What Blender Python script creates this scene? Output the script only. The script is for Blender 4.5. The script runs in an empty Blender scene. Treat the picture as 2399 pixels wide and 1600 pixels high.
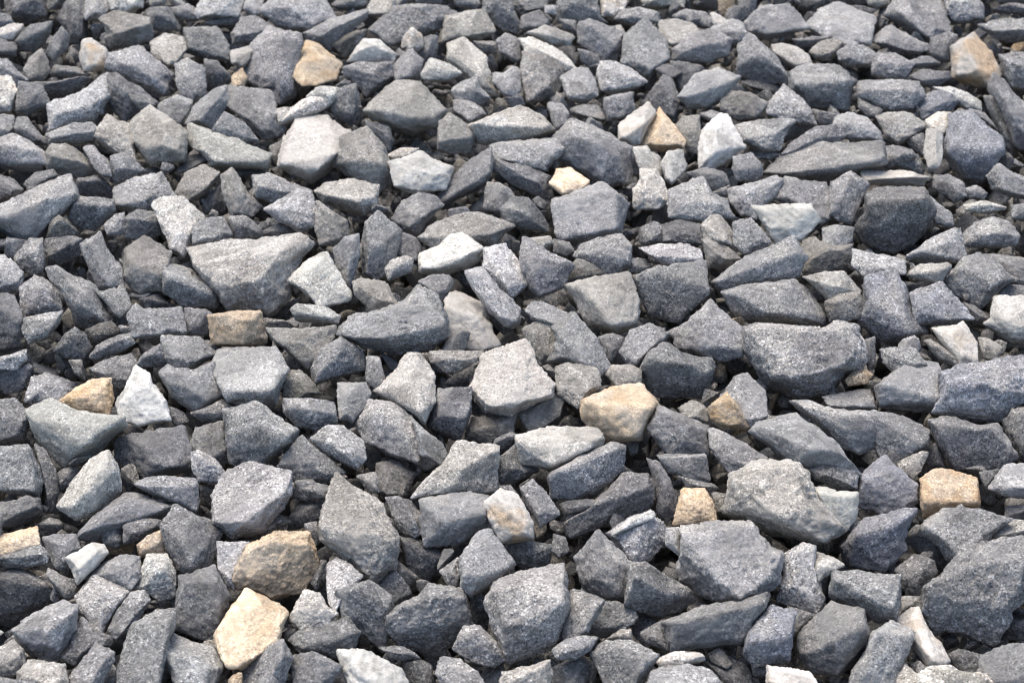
import bpy, bmesh, math, random
import numpy as np
from mathutils import Vector

sc = bpy.context.scene
# ------------------------------------------------------------------ camera
PW, PH = 2399.0, 1600.0                 # size of the photograph that the outlines were measured in
FOCAL, SENSOR = 56.0, 36.0
PITCH = math.radians(37.0)
DIST = 1.20
CAM = np.array([0.0, -DIST*math.cos(PITCH), DIST*math.sin(PITCH)])
cam_d = bpy.data.cameras.new("camera"); cam = bpy.data.objects.new("camera", cam_d)
sc.collection.objects.link(cam); sc.camera = cam
cam.location = CAM; cam.rotation_euler = (math.pi/2-PITCH, 0, 0)
cam_d.lens = FOCAL; cam_d.sensor_width = SENSOR; cam_d.clip_start = .02; cam_d.clip_end = 100
cam_d.dof.use_dof = True; cam_d.dof.focus_distance = 1.10; cam_d.dof.aperture_fstop = 14.0
sc.cycles.filter_width = 1.15
sc.render.resolution_x = 1024; sc.render.resolution_y = 682
# ------------------------------------------------------------------ sky and sun (bright overcast)
SUN_EL, SUN_AZ = math.radians(62), math.radians(-28)    # azimuth from +Y (behind the stones), turned to -X
w = bpy.data.worlds.new("World"); sc.world = w; w.use_nodes = True
nt = w.node_tree; bg = nt.nodes["Background"]
sky = nt.nodes.new("ShaderNodeTexSky"); sky.sky_type = 'NISHITA'; sky.sun_disc = False
sky.sun_elevation = SUN_EL; sky.sun_rotation = SUN_AZ
sky.air_density = 1.0; sky.dust_density = 3.0; sky.ozone_density = 1.0
nt.links.new(sky.outputs[0], bg.inputs[0]); bg.inputs[1].default_value = 0.115
sd = bpy.data.lights.new("sun", 'SUN'); sun = bpy.data.objects.new("sun", sd); sc.collection.objects.link(sun)
sd.energy = 1.15; sd.angle = math.radians(42); sd.color = (1.0, .95, .88)
ldir = Vector((math.sin(SUN_AZ)*math.cos(SUN_EL), math.cos(SUN_AZ)*math.cos(SUN_EL), math.sin(SUN_EL)))
sun.rotation_euler = ldir.to_track_quat('Z', 'Y').to_euler()
sc.view_settings.view_transform = 'Standard'; sc.view_settings.look = 'None'
sc.view_settings.exposure = 1.36; sc.view_settings.gamma = 1.0; sc.view_settings.use_curve_mapping = False

rng = np.random.default_rng(7)
# ------------------------------------------------------------------ small maths
FX = FOCAL/SENSOR*PW
fwd = np.array([0, math.cos(PITCH), -math.sin(PITCH)]); upv = np.array([0, math.sin(PITCH), math.cos(PITCH)]); right = np.array([1.0, 0, 0])
def ray(x, y):
    d = fwd + right*((x-PW/2)/FX) + upv*((PH/2-y)/FX)
    return d/np.linalg.norm(d)
def hit(x, y, p, n):
    d = ray(x, y); return CAM + d*(np.dot(p-CAM, n)/np.dot(d, n))
def nrm(v): return v/np.linalg.norm(v)
_perm = rng.random((64, 64, 64)).astype(np.float32)*2-1
def vnoise(P):
    i = np.floor(P).astype(np.int64); f = P-i; f = f*f*f*(f*(f*6-15)+10)
    i &= 63; j = (i+1) & 63
    x0, y0, z0 = i.T; x1, y1, z1 = j.T; fx, fy, fz = f.T
    g = _perm
    a = g[x0, y0, z0]*(1-fx)+g[x1, y0, z0]*fx; b = g[x0, y1, z0]*(1-fx)+g[x1, y1, z0]*fx
    c = g[x0, y0, z1]*(1-fx)+g[x1, y0, z1]*fx; d = g[x0, y1, z1]*(1-fx)+g[x1, y1, z1]*fx
    return (a*(1-fy)+b*fy)*(1-fz)+(c*(1-fy)+d*fy)*fz
def fbm(P, o=3):
    r = 0; a = 1.0
    for k in range(o):
        r = r+a*vnoise(P*(2.03**k)+17.3*k); a *= .5
    return r
ICO = {}
def ico(k):
    if k not in ICO:
        b = bmesh.new(); bmesh.ops.create_icosphere(b, subdivisions=k, radius=1)
        b.verts.ensure_lookup_table()
        ICO[k] = (np.array([v.co[:] for v in b.verts]), np.array([[v.index for v in f.verts] for f in b.faces])); b.free()
    return ICO[k]
# ------------------------------------------------------------------ rock surface from a faceted hull
def sstep(a, b, x):
    t = np.clip((x-a)/(b-a), 0, 1); return t*t*(3-2*t)
def poly_radius(Q, th):
    """distance from the origin to the outline Q (n,2) in directions th"""
    A = Q; B = np.roll(Q, -1, 0)-Q; d = np.c_[np.cos(th), np.sin(th)]
    cr = d[:, None, 0]*B[None, :, 1]-d[:, None, 1]*B[None, :, 0]
    cr = np.where(np.abs(cr) < 1e-12, 1e-12, cr)
    t = (A[None, :, 0]*B[None, :, 1]-A[None, :, 1]*B[None, :, 0])/cr
    k = (A[None, :, 0]*d[:, None, 1]-A[None, :, 1]*d[:, None, 0])/cr
    ok = (t > 0) & (k >= -1e-6) & (k <= 1+1e-6)
    return np.where(ok, t, 0).max(1)
def fit_outline(P, c, n, v, outline, size):
    """pull the flanks in or out so that the stone's contour follows the measured outline"""
    e1 = nrm(np.cross(n, [0, 0, 1.0])) if abs(n[2]) < .999 else np.array([1.0, 0, 0]); e2 = np.cross(n, e1)
    def flat(X): return X-v[None]*((X@n)/np.dot(v, n))[:, None]
    t = flat(P-c); Q = flat(np.array(outline)-c)
    t2 = np.c_[t@e1, t@e2]; Q2 = np.c_[Q@e1, Q@e2]
    th = np.arctan2(t2[:, 1], t2[:, 0]); rr = np.hypot(t2[:, 0], t2[:, 1])
    m = 120 if len(P) > 3000 else (72 if len(P) > 1000 else 36)
    k = ((th/(2*math.pi)+.5)*m).astype(int) % m
    mx = np.zeros(m); np.maximum.at(mx, k, rr)
    mx[mx == 0] = mx.mean(); gt = (np.arange(m)+.5)/m*2*math.pi-math.pi
    pr = poly_radius(Q2, gt); pr = np.where(pr <= 0, mx, pr)
    g = np.clip(pr/mx, .80, 1.35)
    te = np.r_[gt[0]-2*math.pi/m, gt, gt[-1]+2*math.pi/m]
    gi = np.interp(th, te, np.r_[g[-1], g, g[0]]); mi = np.interp(th, te, np.r_[mx[-1], mx, mx[0]])
    w_ = sstep(.15, .85, rr/mi)
    return P+t*((gi-1)*w_)[:, None]
def rock(pts, size, lvl, seed, q=200.0, chips=8, rough=1.0, fit=None, nchip=9):
    """pts: hull points; returns vertices, faces, edge wear, noise coordinates (units of size)"""
    r = np.random.default_rng(seed)
    b = bmesh.new()
    for p in pts: b.verts.new(p)
    bmesh.ops.convex_hull(b, input=b.verts)
    c = np.mean([v.co[:] for v in b.verts if v.link_faces], axis=0)
    bmesh.ops.recalc_face_normals(b, faces=b.faces)
    N, D = [], []
    for f in b.faces:
        n = np.array(f.normal[:]); d = float(np.dot(np.array(f.verts[0].co[:])-c, n))
        if d < 0: n, d = -n, -d
        if np.linalg.norm(n) < .5: continue
        N.append(n); D.append(max(d, size*.04))
    b.free()
    X = np.array(pts)-c
    for k in range(chips):                        # small broken corners
        n = nrm(r.normal(size=3)); h = (X@n).max()
        N.append(n); D.append(h*r.uniform(.93, .99))
    N = np.array(N); D = np.array(D)
    # broken edges and split faces
    uu = r.normal(size=(400, 3)); uu /= np.linalg.norm(uu, axis=1)[:, None]
    uu = uu*np.sqrt((X**2).mean(0)+(size*.1)**2); uu /= np.linalg.norm(uu, axis=1)[:, None]
    GG = np.maximum(uu@N.T, 1e-6)/D[None]; od = np.argsort(GG, 1)
    er = GG[np.arange(400), od[:, -2]]/GG[np.arange(400), od[:, -1]]
    N2, D2 = [], []
    for k_ in np.where(er > .94)[0][:nchip]:
        p0 = uu[k_]/GG[k_, od[k_, -1]]
        n = nrm(N[od[k_, -1]]*r.uniform(.5, 1.5)+N[od[k_, -2]]*r.uniform(.5, 1.5)+r.normal(size=3)*.12)
        N2.append(n); D2.append(max(n@p0-size*r.uniform(-.004, .03), size*.05))
    for k_ in np.where(er < .85)[0][:nchip]:
        p0 = uu[k_]/GG[k_, od[k_, -1]]
        n = nrm(N[od[k_, -1]]+r.normal(size=3)*r.uniform(.10, .30))
        N2.append(n); D2.append(n@p0+size*r.uniform(.0, .03))
    if N2: N = np.r_[N, np.array(N2)]; D = np.r_[D, np.array(D2)]
    V0, F = ico(lvl)
    cov = X.T@X/len(X)+np.eye(3)*(size*.12)**2
    ev, U = np.linalg.eigh(cov); M = U@np.diag(np.sqrt(ev))@U.T
    u = V0@M.T; u /= np.linalg.norm(u, axis=1)[:, None]
    G = np.maximum(u@N.T, 1e-6)/D[None]           # 1/radius of every plane
    srt = np.sort(G, axis=1)
    edge = srt[:, -2]/srt[:, -1]
    face = r.normal(size=len(N))[G.argmax(1)]
    rad = 1.0/((np.maximum(G/srt[:, -1:], 1e-3))**q).sum(1)**(1/q)/srt[:, -1]
    P = c+u*(rad*1.005)[:, None]
    if fit is not None: P = fit_outline(P, c, fit[0], fit[1], fit[2], size)
    off = r.uniform(0, 50, 3); L = (P-c)/size
    # worn steps along a bedding direction, hollows and grit
    ax = nrm(r.normal(size=3)); wv = fbm(L*2.2+off, 3)
    h = .010*wv
    rid = 1-np.abs(fbm(L*4.5+off+9, 3)); h = h-.024*np.maximum(rid-.70, 0)*2.0
    h = h+.010*(np.abs(fbm(L*5+off+21, 2))-.3)
    pit = np.maximum(fbm(L*9+off+63, 2)-.45, 0)
    h = h-.045*pit+.016*fbm(L*11+off+5, 3)+.010*np.abs(fbm(L*19+off, 2))+.007*fbm(L*34+off, 2)
    t = (L@ax)*r.uniform(7, 13)+1.6*wv; fr = t-np.floor(t)
    h = h+r.uniform(.0, .022)*(sstep(.0, .25, fr)-fr)
    lay = fbm(L*np.array([1, 1, 1])*3+off, 2)
    P = P+u*(h*size*rough)[:, None]
    return P, F, (sstep(.96, 1.0, edge), face), L+off
COL = {  # base rock colours by level; levels partly bake in how lit stones look
 'n': [(0, 0, 0)]+[tuple(v*k for k in (1.02, .984, .925)) for v in (.06, .125, .135, .165, .21, .275, .36, .48, .6)],
 'b': [(0, 0, 0)]+[tuple(v*k for k in (.975, .972, 1.005)) for v in (.06, .125, .135, .165, .21, .275, .36, .48, .6)],
 'g': [(0, 0, 0)]+[tuple(v*k for k in (1.06, .985, .85)) for v in (.05, .085, .12, .16, .21, .285, .38, .50, .6)],
 'w': [(0, 0, 0)]+[tuple(v*k for k in (1.03, .985, .865)) for v in (.05, .1, .15, .2, .27, .31, .37, .42, .48)],
 'c': [(0, 0, 0)]+[tuple(v*k for k in (1.07, .99, .86)) for v in (.05, .1, .15, .2, .28, .34, .42, .48, .54)],
 't': [(0, 0, 0)]+[tuple(v*k for k in (1.25, .97, .66)) for v in (.05, .1, .15, .37, .34, .34, .48, .60, .7)],
 'o': [(0, 0, 0)]+[tuple(v*k for k in (1.33, .97, .60)) for v in (.05, .1, .15, .27, .34, .39, .44, .6, .7)]}
def tint(kind, L, edge, seed):
    r = np.random.default_rng(seed+999)
    hue, lv = kind[0].lower(), int(kind[1])
    base = np.array(COL[hue][lv])*r.uniform(.92, 1.09)*(1+r.normal(size=3)*np.array([.008, .003, .009]))
    edge, face = edge
    a = fbm(L*1.7+31, 3); bb = fbm(L*7+3, 3)
    ql = np.linalg.qr(r.normal(size=(3, 3)))[0]
    st = fbm((L@ql)*np.array([2.0, 5.0, 26.0]), 3)*r.choice([0, .05, .12, .2])
    col = base[None]*(1+.12*a+.10*bb+st+.10*face)[:, None]
    grain = np.clip(r.uniform(.5, 1.1)*(1+.6*fbm(L*2.6+8, 2)), .1, 1)
    if hue in 'ngb':                               # pale dusty and brownish patches
        m = np.clip(sstep(.20, .55, fbm(L*1.6+77, 4))*r.uniform(0, .6 if hue != 'g' else .85)+.14*sstep(.2, .6, fbm(L*6, 3))+.35*(face > 1.05)*r.uniform(0, 1), 0, 1)
        dust = np.array([.34, .32, .285])*(base.mean()/.2)**.35
        col = col*(1-m[:, None])+dust[None]*m[:, None]
    if kind[0] == 'C':                             # ochre flank
        m = sstep(-.1, .5, fbm(L*1.6+12, 2))*.8
        col = col*(1-m[:, None])+np.array([.46, .33, .20])[None]*m[:, None]
    if hue in 'to' or kind == 'c7':
        m = sstep(.1, .9, fbm(L*2.3+52, 3))*.5
        col = col*(1-m[:, None])+base[None]*np.array([.88, .76, .62])[None]*m[:, None]
    if hue in 'to':                                # uneven rust stains and paler broken patches
        m = sstep(.1, .5, fbm(L*2.0+5, 4))*r.uniform(.1, .4)
        col = col*(1-m[:, None])+np.array([.44, .40, .34])[None]*m[:, None]
    col = col*(1+.20*edge*(.5+.5*vnoise(L*6)))[:, None]
    return np.c_[np.clip(col, .01, .85), grain]
# ------------------------------------------------------------------ materials
def rock_material(name, speck, bump):
    m = bpy.data.materials.new(name); m.use_nodes = True; t = m.node_tree; N = t.nodes; K = t.links
    p = N["Principled BSDF"]; p.inputs["Roughness"].default_value = .86
    p.inputs["Specular IOR Level"].default_value = .28
    at = N.new("ShaderNodeAttribute"); at.attribute_name = "tint"
    tc = N.new("ShaderNodeTexCoord"); oi = N.new("ShaderNodeObjectInfo")
    ad = N.new("ShaderNodeVectorMath"); ad.operation = 'ADD'
    K.new(tc.outputs["Object"], ad.inputs[0]); K.new(oi.outputs["Random"], ad.inputs[1])
    def noise(s, d, ro=.6):
        n = N.new("ShaderNodeTexNoise"); n.inputs["Scale"].default_value = s; n.inputs["Detail"].default_value = d
        n.inputs["Roughness"].default_value = ro; K.new(ad.outputs[0], n.inputs["Vector"]); return n
    def ramp(src, a, b, va, vb):
        r = N.new("ShaderNodeMapRange"); r.inputs[1].default_value = a; r.inputs[2].default_value = b
        r.inputs[3].default_value = va; r.inputs[4].default_value = vb; K.new(src, r.inputs[0]); return r
    g1 = noise(820, 3, .75); g2 = noise(150, 4, .65)
    def grains(scale, stops, off):                 # mineral grains: every small cell has its own tone
        a2 = N.new("ShaderNodeVectorMath"); a2.operation = 'ADD'; K.new(ad.outputs[0], a2.inputs[0]); a2.inputs[1].default_value = (off, off, off)
        v = N.new("ShaderNodeTexVoronoi"); v.inputs["Scale"].default_value = scale; K.new(a2.outputs[0], v.inputs["Vector"])
        sp = N.new("ShaderNodeSeparateColor"); K.new(v.outputs["Color"], sp.inputs[0])
        c = N.new("ShaderNodeValToRGB"); e = c.color_ramp.elements
        while len(e) < len(stops): e.new(.5)
        for q, (po, va) in zip(e, stops): q.position = po; q.color = (va/2, va/2, va/2, 1)
        K.new(sp.outputs[0], c.inputs[0])
        m2 = N.new("ShaderNodeMath"); m2.operation = 'MULTIPLY_ADD'; K.new(c.outputs[0], m2.inputs[0]); m2.inputs[1].default_value = 2*speck; m2.inputs[2].default_value = 1-speck
        return m2
    n1 = grains(820, [(0, .35), (.07, .55), (.2, .92), (.5, 1.02), (.78, 1.15), (.9, 1.5), (.96, 2.0)], 0)
    n2 = grains(1250, [(0, .5), (.25, .85), (.6, 1.0), (.85, 1.25), (1, 1.7)], 3.3)
    s2 = ramp(g2.outputs[0], .3, .7, .86, 1.14)
    mu = N.new("ShaderNodeMath"); mu.operation = 'MULTIPLY'; K.new(n1.outputs[0], mu.inputs[0]); K.new(s2.outputs[0], mu.inputs[1])
    ap = N.new("ShaderNodeMath"); ap.operation = 'MULTIPLY'; K.new(mu.outputs[0], ap.inputs[0]); K.new(n2.outputs[0], ap.inputs[1])
    mx = N.new("ShaderNodeMapRange"); K.new(at.outputs["Alpha"], mx.inputs[0]); mx.inputs[3].default_value = 1.0
    K.new(ap.outputs[0], mx.inputs[4]); ap = mx
    vm = N.new("ShaderNodeVectorMath"); vm.operation = 'SCALE'
    K.new(at.outputs["Color"], vm.inputs[0]); K.new(ap.outputs[0], vm.inputs["Scale"]); K.new(vm.outputs[0], p.inputs["Base Color"])
    b1 = N.new("ShaderNodeBump"); b1.inputs["Strength"].default_value = bump; b1.inputs["Distance"].default_value = .0016
    K.new(g2.outputs[0], b1.inputs["Height"])
    b2 = N.new("ShaderNodeBump"); b2.inputs["Strength"].default_value = bump*.8; b2.inputs["Distance"].default_value = .0006
    K.new(g1.outputs[0], b2.inputs["Height"]); K.new(b1.outputs[0], b2.inputs["Normal"]); K.new(b2.outputs[0], p.inputs["Normal"])
    return m
MAT = {'n': rock_material('blue_grey_rock', .9, 1.4), 'g': rock_material('warm_grey_rock', .75, 1.2),
       'w': rock_material('white_rock', .28, .9), 't': rock_material('tan_rock', .5, 1.0)}
MAT['b'] = MAT['n']; MAT['c'] = MAT['w']; MAT['o'] = MAT['t']
def mesh_from(name, P, F, T, mat):
    me = bpy.data.meshes.new(name)
    me.vertices.add(len(P)); me.vertices.foreach_set("co", P.astype(np.float32).ravel())
    me.loops.add(F.size); me.loops.foreach_set("vertex_index", F.astype(np.int32).ravel())
    me.polygons.add(len(F)); me.polygons.foreach_set("loop_start", np.arange(0, F.size, 3, dtype=np.int32))
    me.polygons.foreach_set("loop_total", np.full(len(F), 3, dtype=np.int32))
    me.polygons.foreach_set("use_smooth", np.ones(len(F), dtype=bool))
    me.update(calc_edges=True)
    a = me.color_attributes.new("tint", 'FLOAT_COLOR', 'POINT')
    a.data.foreach_set("color", T.astype(np.float32).ravel())
    me.materials.append(mat); me.validate()
    return me
# ------------------------------------------------------------------ the ground under the gravel
def ground():
    n = 60; xs = np.linspace(-15, 15, n)
    b = bmesh.new()
    bmesh.ops.create_grid(b, x_segments=n, y_segments=n, size=15)
    for v in b.verts: v.co.z = -.135+.004*math.sin(v.co.x*1.7)*math.cos(v.co.y*1.3)
    me = bpy.data.meshes.new("ground"); b.to_mesh(me); b.free()
    o = bpy.data.objects.new("ground", me); sc.collection.objects.link(o); o["kind"] = "structure"
    m = bpy.data.materials.new("stone_dust"); m.use_nodes = True; t = m.node_tree; p = t.nodes["Principled BSDF"]
    nz = t.nodes.new("ShaderNodeTexNoise"); nz.inputs["Scale"].default_value = 60; nz.inputs["Detail"].default_value = 8
    cr = t.nodes.new("ShaderNodeValToRGB"); cr.color_ramp.elements[0].color = (.05, .052, .056, 1); cr.color_ramp.elements[1].color = (.17, .17, .175, 1)
    tc = t.nodes.new("ShaderNodeTexCoord"); t.links.new(tc.outputs["Object"], nz.inputs["Vector"])
    t.links.new(nz.outputs[0], cr.inputs[0]); t.links.new(cr.outputs[0], p.inputs["Base Color"]); p.inputs["Roughness"].default_value = .95
    me.materials.append(m)
ground()
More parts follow.
